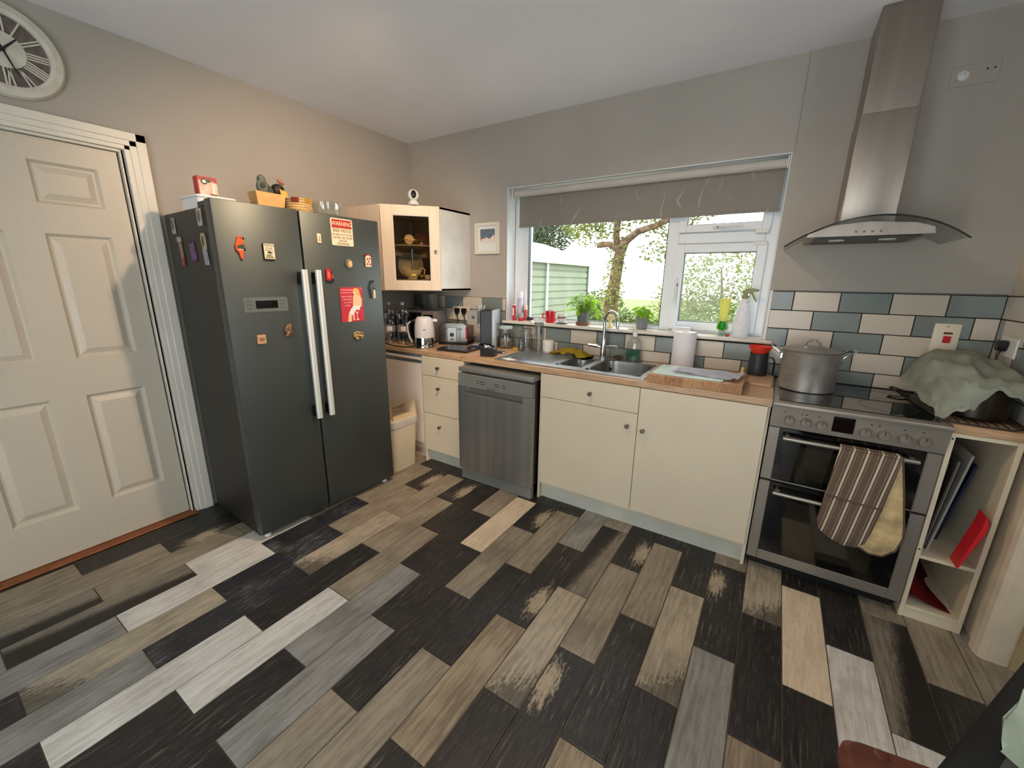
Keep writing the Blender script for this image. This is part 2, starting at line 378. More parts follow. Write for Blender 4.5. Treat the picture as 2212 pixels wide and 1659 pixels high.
for r in range(5):
    zt = ZT-RP*r-.0022; zb = max(ZT-RP*(r+1)+.0022, .906)
    off = 2.963 if r % 2 == 0 else 3.065
    for k in range(-16, 6):
        a = off+TP*k+.0024; b_ = off+TP*(k+1)-.0024
        par = (k % 2 == 0) == (r % 2 == 0)
        for (lo, hi, rows, flip) in ((2.862, 3.766, (0, 1, 2, 3, 4), 0), (WL-.004, 2.859, (3, 4), 0), (0.002, WL-.007, (1, 2, 3, 4), 1)):
            if r not in rows: continue
            x0, x1 = max(a, lo), min(b_, hi)
            if x1-x0 > .008: tile_obj(x0, x1, zb, zt, m_tc if par != bool(flip) else m_tg, wallback)
    for k in range(0, 5):        # return on the right wall
        off2 = -.009-(.0 if r % 2 == 0 else .05)
        y1 = off2-TP*(k-(1 if r % 2 else 0))-.0015; y0 = y1-TP+.003
        y1 = min(y1, -.0115); y0 = max(y0, -.597)
        if y1-y0 > .01: tile_obj(y0, y1, zb, zt, m_tc if ((k+r) % 2 == 0) else m_tg, wallright, 'right')
MB().box(2.846, 2.862, -.012, 0, WB+.02, ZT+.004, .002).build('tile_trim', m_whitepl, wallback)
MB().box(2.862, 3.766, -.0105, 0, ZT+.0005, ZT+.006, .001).build('tile_trim', mat('trim_grey', (96, 96, 92), .4), wallback)
MB().box(0, WL-.005, -.0105, 0, ZT-RP+.0005, ZT-RP+.006, .001).build('tile_trim', mat('trim_cream', (190, 178, 160), .5), wallback)

# door in the left wall
d1 = thing('door_1', 'white six-panel door left of the fridge', None, (-.02, -2.36, 0), kind='structure')
YA, YB = -2.742, -1.98
ys = [YA, -2.65, -2.42, -2.298, -2.065, YB]; zs = [.014, .245, .833, 1.02, 1.615, 1.747, 1.93, 2.027]
lf = MB()
for (a, b_) in ((0, 1), (2, 3), (4, 5)): lf.box(-.060, -.02, ys[a], ys[b_], zs[0], zs[7])
for (a, b_) in ((0, 1), (2, 3), (4, 5), (6, 7)):
    for (p, q) in ((1, 2), (3, 4)): lf.box(-.060, -.02, ys[p], ys[q], zs[a], zs[b_])
bmesh.ops.remove_doubles(lf.bm, verts=lf.bm.verts, dist=1e-5)
m_door = mat('door_paint', (204, 194, 176), .4, var=.02, vscale=20, bump=.06, bscale=30, stretch=(1, 10, 1))
lf.build('leaf', m_door, d1)
for (p, q) in ((1, 2), (3, 4)):
    for (a, b_) in ((1, 2), (3, 4), (5, 6)):
        y0, y1, z0, z1 = ys[p], ys[q], zs[a], zs[b_]; pm_ = MB(); V = pm_.bm.verts; F = pm_.bm.faces
        rings = []
        for (ins, xx) in ((0, -.02), (.012, -.035), (.020, -.035), (.046, -.0235), (.05, -.0235)):
            rings.append([V.new((xx, y, z)) for (y, z) in ((y0+ins, z0+ins), (y1-ins, z0+ins), (y1-ins, z1-ins), (y0+ins, z1-ins))])
        for i in range(4): pm_.bridge(rings[i], rings[i+1])
        F.new(rings[-1]); pm_.build('panel', m_door, d1, smooth=0)
hd = MB().cyl((-.02, -2.685, 1.0), (.03, -2.685, 1.0), .011).tube([(.03, -2.685, 1.0), (.034, -2.66, 1.0), (.034, -2.58, .998)], .008); hd.box(-.02, -.014, -2.705, -2.665, .92, 1.08, .002)
hd.build('handle', m_chrome, d1)
def arch(name, y_in, y_out, ztop_in, ztop_out, side):
    P = [(0, .0), (0, .012), (.014, .016), (.03, .016), (.045, .021), (.07, .024), (.092, .024), (.092, 0)]
    return P
ar = MB()
# moulded architrave: three steps, mitred by overlapping boxes of the same depth profile
for (o_, th) in ((0, .014), (.022, .019), (.05, .024)):
    ar.box(0, th, -1.955+o_, -1.862, 0, 2.126, .003); ar.box(0, th, -2.860, -2.768-o_, 0, 2.126, .003); ar.box(0, th, -2.860, -1.862, 2.042+o_*.9, 2.126, .003)
struct('trim_3', ar, m_white_gloss)
struct('lining_and_light_block', MB().box(-.12, 0.0, -1.972, -1.957, 0, 2.04, .002).box(-.12, 0, -2.766, -2.750, 0, 2.04, .002).box(-.12, 0, -2.75, -1.972, 2.030, 2.042, .002).box(-.14, -.06, -2.75, -1.97, 0, 2.03), m_white_gloss)  # door lining, plus an added hidden slab that stops light leaking past the leaf
struct('trim_5', MB().box(-.06, .045, -2.766, -1.952, .0, .011, .004), mat('oak_threshold', (150, 84, 38), .45, var=.2, vscale=12, stretch=(10, 1, 1)))

# ------------------------------------------------------------------ window
w1 = thing('window_1', 'white window over the sink with opening casement on the right', None, ((WL+WR)/2, .12, WB), kind='structure')
FY0, FY1 = .115, .185
fr = MB()
bx('reveal', m_upvc, w1, WL, WL+.004, .001, FY0, WB+.02, WT, 0); bx('reveal', m_upvc, w1, WR-.004, WR, .001, FY0, WB+.02, WT, 0); bx('reveal', m_upvc, w1, WL+.004, WR-.004, .001, FY0, WT-.004, WT, 0)
for (a, b_, c, d) in ((WL+.004, 1.165, 1.113, WT-.004), (2.775, WR-.004, 1.113, WT-.004)): bx('frame_jamb', m_upvc, w1, a, b_, FY0, FY1, c, d, .004)
bx('frame_mullion', m_upvc, w1, 2.222, 2.296, FY0, FY1, 1.113, WT-.004, .004)
bx('frame_head', m_upvc, w1, 1.165, 2.222, FY0, FY1, WT-.075, WT-.004, .004)
bx('frame_head', m_upvc, w1, 2.296, 2.775, FY0, FY1, WT-.04, WT-.004, .004)
bx('frame_rail', m_upvc, w1, 1.165, 2.222, FY0, FY1, 1.113, 1.137, .003); bx('frame_rail', m_upvc, w1, 2.296, 2.775, FY0, FY1, 1.113, 1.135, .003)
bx('frame_transom', m_upvc, w1, 2.296, 2.775, FY0, FY1, 1.672, 1.735, .004)
bx('gasket', m_black, w1, 1.165, 1.169, .118, .15, 1.137, WT-.075); bx('gasket', m_black, w1, 2.218, 2.222, .118, .15, 1.137, WT-.075); bx('gasket', m_black, w1, 1.169, 2.218, .118, .15, 1.137, 1.140)
bx('pane', m_pane, w1, 1.169, 2.218, .146, .152, 1.140, WT-.075)
def sash(name, x0, x1, z0, z1, wd):
    s_ = tag(MB().box(x0, x0+wd, FY0-.016, FY1-.01, z0, z1, .004).box(x1-wd, x1, FY0-.016, FY1-.01, z0, z1, .004).box(x0+wd, x1-wd, FY0-.016, FY1-.01, z0, z0+wd, .004).box(x0+wd, x1-wd, FY0-.016, FY1-.01, z1-wd, z1, .004).build(name, m_upvc, w1))
    for q in ((x0+wd, x0+wd+.004, z0+wd, z1-wd), (x1-wd-.004, x1-wd, z0+wd, z1-wd), (x0+wd, x1-wd, z0+wd, z0+wd+.004), (x0+wd, x1-wd, z1-wd-.004, z1-wd)): bx('gasket', m_black, s_, q[0], q[1], .118, .15, q[2], q[3])
    bx('pane', m_pane, s_, x0+wd+.004, x1-wd-.004, .146, .152, z0+wd+.004, z1-wd-.004); return s_
cs_ = sash('casement', 2.288, 2.795, 1.128, 1.668, .052); fs_ = sash('fanlight', 2.290, 2.797, 1.738, WT-.02, .045)
MB().box(2.302, 2.322, .086, .099, 1.345, 1.46, .004).tube([(2.312, .088, 1.43), (2.312, .066, 1.43), (2.312, .062, 1.40), (2.312, .062, 1.30)], .0085).build('handle', m_whitepl, cs_)
MB().box(2.302, 2.322, .0855, .0875, 1.405, 1.425).build('lock', m_black, cs_)
MB().box(2.49, 2.56, .086, .099, 1.752, 1.772, .004).tube([(2.525, .09, 1.762), (2.525, .066, 1.762), (2.56, .062, 1.762), (2.65, .062, 1.765)], .008).build('handle', m_whitepl, fs_)
MB().box(2.512, 2.528, .0855, .0875, 1.757, 1.768).build('lock', m_black, fs_)
for z in (1.662, 1.73):
    MB().box(2.72, 2.79, .095, .1, z-.012, z+.012, .002).build('hinge_cover', m_whitepl, w1)
sill = MB().box(1.017, 2.899, -.040, -.0, 1.091, 1.113, .006, 2).box(WL+.004, WR-.004, -.002, FY0+.002, 1.091, 1.113).build('sill', m_white_gloss, w1)

# roller blind
bl = thing('roller_blind', 'grey patterned roller blind half lowered over the window', 'blind', (1.95, .03, 1.83))
def bmat():
    mt = mat('blind_fabric', (146, 140, 132), .9, var=.03, vscale=5, bump=.25, bscale=500)
    t = mt.node_tree; N = t.nodes; L = t.links; b = N['Principled BSDF']
    src = b.inputs['Base Color'].links[0].from_socket
    w = N.new('ShaderNodeTexWave'); w.inputs['Scale'].default_value = 2.2; w.inputs['Distortion'].default_value = 9; w.inputs['Detail'].default_value = 2.5; w.inputs['Detail Scale'].default_value = 1.4
    mr = N.new('ShaderNodeMapRange'); mr.inputs['From Min'].default_value = .955; mr.inputs['From Max'].default_value = 1.0; mr.inputs['To Max'].default_value = .35
    nz = N.new('ShaderNodeTexNoise'); nz.inputs['Scale'].default_value = 7
    mu = N.new('ShaderNodeMath'); mu.operation = 'MULTIPLY'; m3 = N.new('ShaderNodeMapRange'); m3.inputs['From Min'].default_value = .5; m3.inputs['From Max'].default_value = .62
    tc = [n for n in N if n.type == 'TEX_COORD'][0]; L.new(tc.outputs['Object'], w.inputs['Vector']); L.new(tc.outputs['Object'], nz.inputs['Vector'])
    L.new(w.outputs['Fac'], mr.inputs['Value']); L.new(nz.outputs['Fac'], m3.inputs['Value']); L.new(mr.outputs['Result'], mu.inputs[0]); L.new(m3.outputs['Result'], mu.inputs[1])
    mx = N.new('ShaderNodeMix'); mx.data_type = 'RGBA'; L.new(mu.outputs[0], mx.inputs['Factor']); L.new(src, mx.inputs['A']); mx.inputs['B'].default_value = (*lin((214, 205, 192)), 1)
    L.new(mx.outputs['Result'], b.inputs['Base Color'])
    tl = N.new('ShaderNodeBsdfTranslucent'); L.new(mx.outputs['Result'], tl.inputs['Color']); ms = N.new('ShaderNodeMixShader'); ms.inputs[0].default_value = .07
    L.new(b.outputs[0], ms.inputs[1]); L.new(tl.outputs[0], ms.inputs[2]); L.new(ms.outputs[0], N['Material Output'].inputs['Surface'])
    return mt
mb_ = bmat()
MB().box(1.112, 2.822, .0575, .0587, 1.838, 2.07).build('fabric', mb_, bl)
MB().box(1.110, 2.824, .0535, .0635, 1.826, 1.842, .003).build('bottom_bar', mb_, bl)
MB().cyl((1.085, .036, 2.066), (2.832, .036, 2.066), .0245, n=28).build('roll', mat('blind_back', (196, 190, 182), .8, var=.03), bl)
for x in (1.072, 2.832): MB().box(x-.004, x+.004, .01, .07, 2.035, 2.1, .003).build('bracket', m_whitepl, bl)
MB().tube([(1.062, .05, 2.06), (1.060, .05, 1.75)], .0022, 6).tube([(1.070, .055, 2.06), (1.068, .055, 1.75)], .0022, 6).build('chain', m_whitepl, bl)

# ------------------------------------------------------------------ garden behind the window
GZ = -.35
lawn = tag(MB().grid(lambda u, v: (-14+28*u, .30+34*v, GZ+.28*v+.05*math.sin(u*19)*math.sin(v*13)), 30, 30).build('lawn', mat('grass', (112, 128, 62), .9, var=.35, vscale=3, bump=.5, bscale=60)), kind='structure')
gp = tag(MB().box(-2, 5, .28, 2.2, GZ-.1, GZ+.06).build('patio', mat('patio_slab', (170, 160, 140), .9, var=.2)), kind='structure')
sh = thing('garden_shed', 'pale green metal shed with horizontal ribs outside the window', 'shed', (-1.6, 3.7, GZ))
m_shed = mat('shed_green', (136, 144, 122), .55, var=.06, vscale=2)
m_shedd = mat('shed_trim', (86, 100, 78), .5)
SX, SY0, SY1, SZ = -.5, 2.0, 5.38, 1.74
for i in range(17):
    z1 = SZ-.123*i; z0 = z1-.123
    if z1 < GZ: break
    mbp = MB().prism([(SX-.03, z0), (SX-.03, z1), (SX-.022, z1), (SX-.022, z1-.016), (SX, z1-.032), (SX, z0+.004), (SX-.02, z0)], 'y', SY0, SY1)
    mbp.build('wall_plank', m_shed, sh, smooth=0)
MB().box(-2.7, SX-.03, SY0, SY1, GZ, SZ).build('body', m_shedd, sh)
MB().box(SX-.01, SX+.02, SY1-.04, SY1+.02, GZ, SZ, .004).build('corner_post', m_shedd, sh)
MB().cyl((SX+.04, 3.53, GZ), (SX+.04, 3.53, SZ-.02), .02, n=10).build('drainpipe', m_whitepl, sh)
MB().prism([(SX+.10, SZ-.02), (SX+.10, SZ+.05), (-1.6, SZ+.46), (-2.8, SZ+.05), (-2.8, SZ-.02)], 'y', SY0-.1, SY1+.1).build('roof', mat('shed_roof', (205, 208, 205), .5), sh, smooth=0)
bx('gutter', m_whitepl, sh, SX+.06, SX+.12, SY0-.1, SY1+.1, SZ-.03, SZ+.02, .01)
m_bark = mat('bark', (128, 100, 78), .95, var=.35, vscale=8, bump=.6, bscale=25)
LEAF = [translucent('leaf_a', (124, 130, 66), .4, .6), translucent('leaf_b', (96, 112, 60), .4, .6), translucent('leaf_c', (86, 98, 72), .3, .7), translucent('leaf_d', (134, 116, 76), .4, .6)]
def foliage(blobs, n, size, mt, parent, seed, name='foliage'):
    """many small leaf blades scattered through ellipsoids, one mesh"""
    rg = random.Random(seed); vs = []; fs = []
    tot = sum(b[1][0]*b[1][1]*b[1][2] for b in blobs)
    for (c, r) in blobs:
        for i in range(max(20, int(n*r[0]*r[1]*r[2]/tot))):
            while True:
                p = Vector((rg.uniform(-1, 1), rg.uniform(-1, 1), rg.uniform(-1, 1)))
                if p.length < 1 and rg.random() < .25+.75*p.length: break
            o = Vector(c)+Vector((p.x*r[0], p.y*r[1], p.z*r[2])); s_ = size*rg.uniform(.6, 1.4)
            a = Vector((rg.gauss(0, 1), rg.gauss(0, 1), rg.gauss(0, .6))).normalized(); b_ = a.orthogonal().normalized(); b_.rotate(Matrix.Rotation(rg.uniform(0, 6.3), 3, a))
            q = len(vs); vs += [o-a*s_, o+b_*s_*.45, o+a*s_, o-b_*s_*.45+a.cross(b_)*s_*.15]; fs.append((q, q+1, q+2, q+3))
    r0 = parent
    vs = [v-Vector(r0.location) for v in vs]
    me = bpy.data.meshes.new(name); me.from_pydata(vs, [], fs); me.materials.append(mt)
    o = bpy.data.objects.new(name, me); COL.objects.link(o); o.parent = parent; o['kind'] = 'stuff'; return o
t1 = thing('garden_tree', 'old leaning garden tree with forked trunk seen through the window', 'tree', (-1.25, 9, GZ))
MB().tube([(-1.35, 9, GZ), (-1.25, 9, .6), (-1.15, 9, 1.5), (-1.08, 9, 2.15), (-.92, 9, 2.6)], [.24, .2, .17, .15, .12], 10).tube([(-.95, 9, 2.5), (-.6, 8.95, 2.75), (-.1, 8.9, 2.88), (.5, 8.8, 3.1), (1.2, 8.7, 3.6)], [.11, .09, .075, .06, .04], 8).tube([(-1.08, 9, 2.1), (-1.25, 9.1, 2.7), (-1.2, 9.1, 3.6), (-1.4, 9.1, 4.6)], [.11, .1, .09, .05], 8).tube([(-1.12, 9, 2.3), (-1.4, 8.95, 2.45), (-1.72, 8.9, 2.42)], [.09, .08, .07], 8).build('trunk', m_bark, t1)
foliage([((-1.0, 9, 4.3), (2.3, 1.6, 1.1)), ((.6, 9, 3.6), (1.4, 1.2, .7)), ((-2.3, 9.1, 3.3), (.8, .8, .6)), ((-1.2, 8.9, 1.3), (.35, .35, 1.1)), ((-.1, 8.9, 2.2), (.5, .5, .3)), ((-1.9, 9, 2.7), (.55, .5, .35)), ((.4, 9, 2.4), (.5, .4, .5)), ((-1.1, 8.85, 2.2), (.32, .3, .8)), ((-2.1, 9.3, 3.0), (1.0, .5, .4)), ((-.2, 9.3, 3.0), (1.1, .5, .4)), ((.7, 9.4, 2.1), (.6, .4, .7)), ((-1.15, 8.8, .9), (.4, .3, .7))], 15000, .055, LEAF[0], t1, 1)
t2 = thing('garden_tree', 'dense green conifer above the shed roof', 'tree', (-5.5, 10.5, GZ))
MB().tube([(-5.5, 10.5, GZ), (-5.5, 10.5, 2.2), (-5.4, 10.5, 5)], [.2, .16, .06], 8).build('trunk', m_bark, t2)
foliage([((-4.25, 10.5, 3.15), (1.05, 1.0, .95)), ((-5.4, 10.7, 2.9), (1.3, 1.1, 1.5)), ((-4.4, 10.6, 4.3), (1.2, 1.0, .9))], 15000, .06, LEAF[2], t2, 2)
k_ = 0
for (px, py, rz, rx, n, mi, lb) in ((1.5, 10.6, 2.2, 1.2, 2600, 0, 'loose pale green bush right of the leaning tree'), (3.1, 10, 1.5, .8, 1700, 3, 'sparse yellowing bush behind the opening casement'), (2.6, 14.5, 2.6, .9, 1900, 1, 'tall thin bush behind the spray bottle'), (-2.3, 11, 1.2, .9, 1600, 1, 'green bush between the shed and the leaning tree'), (.2, 13, 1.6, 1.3, 2000, 0, 'low wide bush behind the small basil plant'), (5.2, 12, 2.6, 1.4, 2600, 1, 'bushy tree at the right edge of the window view')):
    tb = thing('garden_bush', lb, 'bush', (px, py, GZ+.1))
    MB().tube([(px, py, GZ), (px+.05, py, GZ+rz*.5), (px-.1, py, GZ+rz)], [.06, .05, .02], 6).tube([(px, py, GZ+.2), (px+.3, py, GZ+rz*.8)], [.04, .015], 6).build('stem', m_bark, tb)
    foliage([((px, py, GZ+rz*.75), (rx, .7, rz*.5)), ((px-.3, py-.2, GZ+rz*.4), (rx*.9, .6, rz*.3))], n, .06, LEAF[mi], tb, 20+k_); k_ += 1
hd_ = thing('hedge_bed', 'low leafy border along the lawn below the leaning tree', 'plants', (0, 7.4, GZ))
foliage([((-1.2+1.1*i, 7.2+.15*(i % 2), GZ+.62), (.62, .35, .5)) for i in range(6)], 7000, .06, LEAF[1], hd_, 31)

# ------------------------------------------------------------------ base units along the window wall
FYC = -.6135; WZ = .905; WT0 = .8725
def knob(parent, x, y, z, mt=None):
    return MB().lathe([(0, 0), (.006, 0), (.005, .012), (.011, .018), (.0125, .024), (.010, .029), (0, .03)], n=16).xform(Matrix.Translation((x, y, z)) @ Matrix.Rotation(math.pi/2, 4, 'X')).build('knob', mt or mat('pewter', (120, 112, 108), .35, .9), parent)
# worktops
wt1 = tag(MB().box(.012, 1.058, -.613, -.011, WT0, WZ, .003).build('worktop', m_oak), 'oak-effect worktop under the kettle and toaster', 'worktop')
mw = MB(); HX0, HX1, HY0, HY1 = 1.735, 2.302, -.535, -.128
mw.box(1.062, HX0, -.613, -.011, WT0, WZ).box(HX1, 2.937, -.613, -.011, WT0, WZ).box(HX0, HX1, -.613, HY0, WT0, WZ).box(HX0, HX1, HY1, -.011, WT0, WZ)
bmesh.ops.remove_doubles(mw.bm, verts=mw.bm.verts, dist=1e-5)
wt2 = tag(mw.build('worktop', m_oak), 'long oak-effect worktop around the steel sink', 'worktop')
bx('end_strip', mat('worktop_edge', (170, 150, 122), .5), wt2, 2.9372, 2.9392, -.613, -.011, WT0, WZ)
bx('joint_strip', mat('aluminium', (190, 190, 188), .35, .9), wt2, 1.0582, 1.0618, -.6135, -.011, WT0, WZ+.001)
# white cupboard behind the bin
wc = thing('base_cupboard', 'white base cupboard with metal rail behind the pedal bin', 'cupboard', (.36, -.3, 0))
bx('carcass', m_cabpink, wc, .03, .655, -.58, -.03, .09, WT0)
bx('door', mat('pinkish_white', (228, 214, 200), .4, var=.02), wc, .033, .652, -.600, -.581, .145, .802, .002)
bx('handle_rail', mat('aluminium', (190, 190, 188), .35, .9), wc, .033, .652, -.606, -.581, .806, .822, .002)
bx('fascia', mat('pinkish_white', (228, 214, 200)), wc, .033, .652, -.598, -.581, .826, .846, .001)
bx('top_rail', mat('grey_strip', (150, 150, 150), .5), wc, .033, .652, -.596, -.581, .848, WT0, .001)
bx('plinth', m_cabpink, wc, .03, .655, -.55, -.53, 0, .14)
# three drawer unit
du = thing('drawer_unit', 'narrow cream three-drawer unit left of the dishwasher', 'drawers', (.875, -.3, 0))
bx('carcass', m_cab, du, .664, 1.079, -.597, -.03, .1, WT0)
for i, (z0, z1, kz) in enumerate(((.722, .868, .791), (.422, .719, .634), (.1126, .419, .327))):
    d = bx('drawer_front', m_cab, du, .6715, 1.0795, FYC, -.5975, z0, z1-.001, .0015)
    knob(d, .845, FYC, kz)
bx('side_panel', m_cabpink, du, .664, .682, -.60, -.03, 0, .1); bx('plinth', mat('plinth_grey', (196, 194, 180), .5), du, .682, 1.079, -.56, -.545, 0, .1)
# sink unit
su = thing('sink_unit', 'wide cream sink cupboard with drawer front and two doors', 'cupboard', (2.31, -.3, 0))
sb = MB(); sb.box(1.698, 1.714, -.6, -.03, 0, WT0).box(2.920, 2.936, -.6, -.03, 0, WT0).box(1.714, 2.92, -.59, -.03, .10, .118).box(1.714, 2.92, -.05, -.03, .118, WT0); sb.build('carcass', mat('carcass_edge', (214, 200, 176), .5), su)
d = bx('drawer_front', m_cab, su, 1.7125, 2.3245, FYC, -.5965, .7185, .868, .0015); knob(d, 2.041, FYC, .791)
d = bx('door', m_cab, su, 1.7125, 2.3245, FYC, -.5965, .1226, .7155, .0015); knob(d, 2.274, FYC, .639)
d = bx('door', m_cab, su, 2.3275, 2.9255, FYC, -.5965, .1226, .868, .0015); knob(d, 2.362, FYC, .629)
bx('plinth', mat('plinth_grey', (196, 194, 180), .5), su, 1.714, 2.920, -.57, -.555, 0, .12)
# dishwasher
dw = thing('dishwasher', 'freestanding stainless steel dishwasher under the worktop', 'dishwasher', (1.388, -.35, 0))
m_dw = mat('dishwasher_steel', (172, 170, 166), .42, .9, var=.12, vscale=2.2, stretch=(7, 1, .4), bump=.03, bscale=80)
m_dwp = mat('dishwasher_plastic', (128, 129, 125), .42, .25, var=.05)
x0, x1 = 1.089, 1.688
bx('cabinet', m_dwp, dw, x0+.002, x1-.002, -.64, -.05, .1, .81, .003)
bx('lid', m_dwp, dw, x0, x1, -.68, -.05, .815, .846, .004, 2)
dr = MB(); yf = -.687
dr.box(x0, x1, yf, -.645, .092, .665, .002); dr.box(x0, 1.135, yf, -.645, .665, .712, .001); dr.box(1.615, x1, yf, -.645, .665, .712, .001)
dr.build('door', m_dw, dw)
MB().box(x0, x1, yf, -.645, .713, .804, .003).build('control_panel', m_dwp, dw)
cpn = [c for c in dw.children if c.name.startswith('control_panel')][0]
MB().prism([(yf+.004, .666), (-.655, .672), (-.652, .711), (-.648, .711), (-.648, .664), (yf+.004, .664)], 'x', 1.135, 1.615).build('handle_recess', mat('recess_grey', (150, 146, 140), .3, .7), dw)
m_print = mat('dark_print', (40, 40, 42), .6)
for (xx, w_) in ((1.262, .018), (1.30, .036), (1.42, .036), (1.475, .024)):
    for z in (.766, .750): MB().box(xx-w_/2, xx+w_/2, yf-.0006, yf+.0005, z-.0025, z+.0025).build('button', m_print, cpn)
RX = Matrix.Rotation(math.pi/2, 4, 'X')
text('logo', 'Hotpoint', .017, m_print, cpn, Matrix.Translation((1.37, yf-.0004, .726)) @ RX, world=True)
bx('plinth', m_dwp, dw, x0+.004, x1-.002, -.667, -.63, 0.002, .088, .003); bx('side_panel', m_darkmet, dw, x1-.004, x1-.001, -.64, -.05, .1, .81)
# sink
sk = thing('kitchen_sink', 'stainless steel one and a half bowl sink with drainer', 'sink', (1.83, -.34, WZ))
SX0, SX1, SYA, SYB = 1.318, 2.33, -.578, -.066
m_sink = mat('sink_steel', (196, 198, 200), .28, 1.0, var=.06, vscale=10)
def bowl(cx, cy, w, h, dep, rr, mbo, top=.006):
    prev = None
    for (ins, z) in ((-.012, top), (0, top-.002), (.004, -.02), (.012, -dep+.03), (.03, -dep), (min(w, h)*.4, -dep-.004)):
        P = rrect(w-2*ins, h-2*ins, max(rr-ins*.6, .01), 6, cx, cy)
        cur = [mbo.bm.verts.new((x, y, WZ+z)) for x, y in P]
        if prev: mbo.bridge(prev, cur)
        prev = cur
    mbo.bm.faces.new(prev)
B1 = (1.832, -.335, .165, .31, .09, .07); B2 = (2.127, -.335, .325, .37, .15, .08)
rim = MB()
def rim_plate(xa, xb, ya, yb): rim.box(xa, xb, ya, yb, WZ+.001, WZ+.007)
rim_plate(SX0, 1.745, SYA, -.50); rim_plate(SX0, 1.745, -.17, SYB)
rim_plate(SX0, 1.36, -.50, -.17)
rim_plate(1.72, 1.7425, -.5, -.17)
xs_ = [1.7425, 1.9215, 1.958, 2.296]
rim_plate(1.745, SX1, SYA, -.53); rim_plate(1.745, SX1, -.142, SYB); rim_plate(1.9215, 1.958, -.53, -.142); rim_plate(2.2955, SX1, -.53, -.142); rim_plate(1.7425, 1.9215, -.53, -.497); rim_plate(1.7425, 1.9215, -.173, -.142)
rim.build('rim', m_sink, sk)
dp = MB().box(1.36, 1.72, -.5, -.17, WZ+.0005, WZ+.003)
for i in range(9): dp.box(1.38, 1.70, -.475+.034*i-.006, -.475+.034*i+.006, WZ+.003, WZ+.0055, .002)
dp.build('drainer', m_sink, sk)
for (nm, q) in (('half_bowl', B1), ('main_bowl', B2)):
    mo = MB(); bowl(*q, mo, .0065); o = mo.build(nm, mat('bowl_steel', (150, 148, 144), .33, 1.0, var=.1, vscale=14), sk)
    MB().lathe([(0, 0), (.028, 0), (.03, .003), (.022, .004), (0, .002)], (q[0], q[1], WZ-q[4]-.003), 20).build('waste', m_chrome, o)
MB().cyl((2.0, -.18, WZ-.05), (2.0, -.172, WZ-.05), .012, n=14).build('overflow', m_black, sk)
# mixer tap
tp = thing('mixer_tap', 'chrome swan-neck mixer tap behind the sink bowls', 'tap', (1.915, -.105, WZ+.006))
tx, ty = 1.915, -.105
MB().lathe([(0, 0), (.027, 0), (.027, .006), (.02, .012), (.019, .12), (.016, .135), (0, .136)], (tx, ty, WZ+.007), 20).build('body', m_chrome, tp)
sp = [(tx, ty, WZ+.13), (tx, ty, WZ+.26)]
for i in range(13):
    a = math.pi*i/12; sp.append((tx+(.075-.075*math.cos(a))*.80, ty-(.075-.075*math.cos(a))*.60, WZ+.26+.072*math.sin(a)))
sp.append((tx+.12, ty-.09, WZ+.225)); MB().tube(sp, .0105, 12).build('spout', m_chrome, tp)
for (sg, nm) in ((-1, 'handle'), (1, 'handle')):
    MB().cyl((tx+sg*.015, ty, WZ+.085+.005*sg), (tx+sg*.05, ty-.004, WZ+.09), .009, n=12).cyl((tx+sg*.045, ty-.004, WZ+.09), (tx+sg*.105, ty-.02, WZ+.096), .014, .012, n=14).build(nm, m_chrome, tp)

# ------------------------------------------------------------------ fridge-freezer (stands a little askew against the left wall)
FZ = thing('fridge_freezer', 'tall dark steel american-style fridge freezer', 'fridge', (.676, -1.887, 0), -.0452)
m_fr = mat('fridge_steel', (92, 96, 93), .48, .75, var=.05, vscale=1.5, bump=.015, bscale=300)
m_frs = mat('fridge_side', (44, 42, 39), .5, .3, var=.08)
FWD, FT = .9045, 1.775
def fbx(name, mt, par, x0, x1, y0, y1, z0, z1, b=0.0, seg=1): return MB().box(x0, x1, y0, y1, z0, z1, b, seg).build(name, mt, par, world=False)
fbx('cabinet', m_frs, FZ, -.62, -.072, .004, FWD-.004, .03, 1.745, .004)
for y in (.03, FWD-.10): fbx('hinge_cover', m_black, FZ, -.17, -.02, y-.02, y+.08, 1.745, 1.772, .004)
fbx('kick_plate', m_black, FZ, -.60, -.08, .02, FWD-.02, .0, .032)
for y in (.05, FWD-.05): MB().cyl((-.05, y, 0), (-.05, y, .035), .018, n=14).build('foot', m_whitepl, FZ, world=False)
dL = fbx('door', m_fr, FZ, -.066, 0, .001, .399, .038, FT, .006, 2); dR = fbx('door', m_fr, FZ, -.066, 0, .407, FWD-.001, .038, FT, .006, 2)
fbx('seal', m_black, FZ, -.072, -.066, .008, FWD-.008, .045, 1.74)
m_hand = mat('handle_alu', (226, 228, 220), .42, .45, var=.02)
for (dd_, yc) in ((dL, .372), (dR, .449)):
    h_ = MB().prism(rrect(.026, .030, .009, 4, .052, yc), 'z', .640, 1.472); h_.build('handle', m_hand, dd_, world=False)
    for z in (.672, 1.425): fbx('handle_mount', m_darkmet, dd_, 0, .044, yc-.012, yc+.012, z-.028, z+.035, .003)
cp = MB().prism(rrect(.214, .073, .008, 4, .185, 1.294), 'x', -.001, .002).build('control_panel', mat('panel_grey', (128, 132, 130), .4, .5), dL, world=False)
for k in range(3):
    for y in (.10, .262): fbx('panel_key', m_print, cp, .0018, .0026, y-.010, y+.014, 1.275+.018*k, 1.277+.018*k)
fbx('display', m_blackgl, cp, .0018, .0030, .133, .240, 1.275, 1.314)
RF = Matrix(((0, 0, 1, 0), (1, 0, 0, 0), (0, 1, 0, 0), (0, 0, 0, 1)))          # text plane -> fridge front (local y,z)
FM = Matrix.Translation(FZ.location) @ Matrix.Rotation(-.0452, 4, 'Z')
def magnet(name, label, cat, y, z, group='magnets on the fridge front'):
    p = FM @ Vector((.001, y, z)); return thing(name, label, cat, p, -.0452, group)
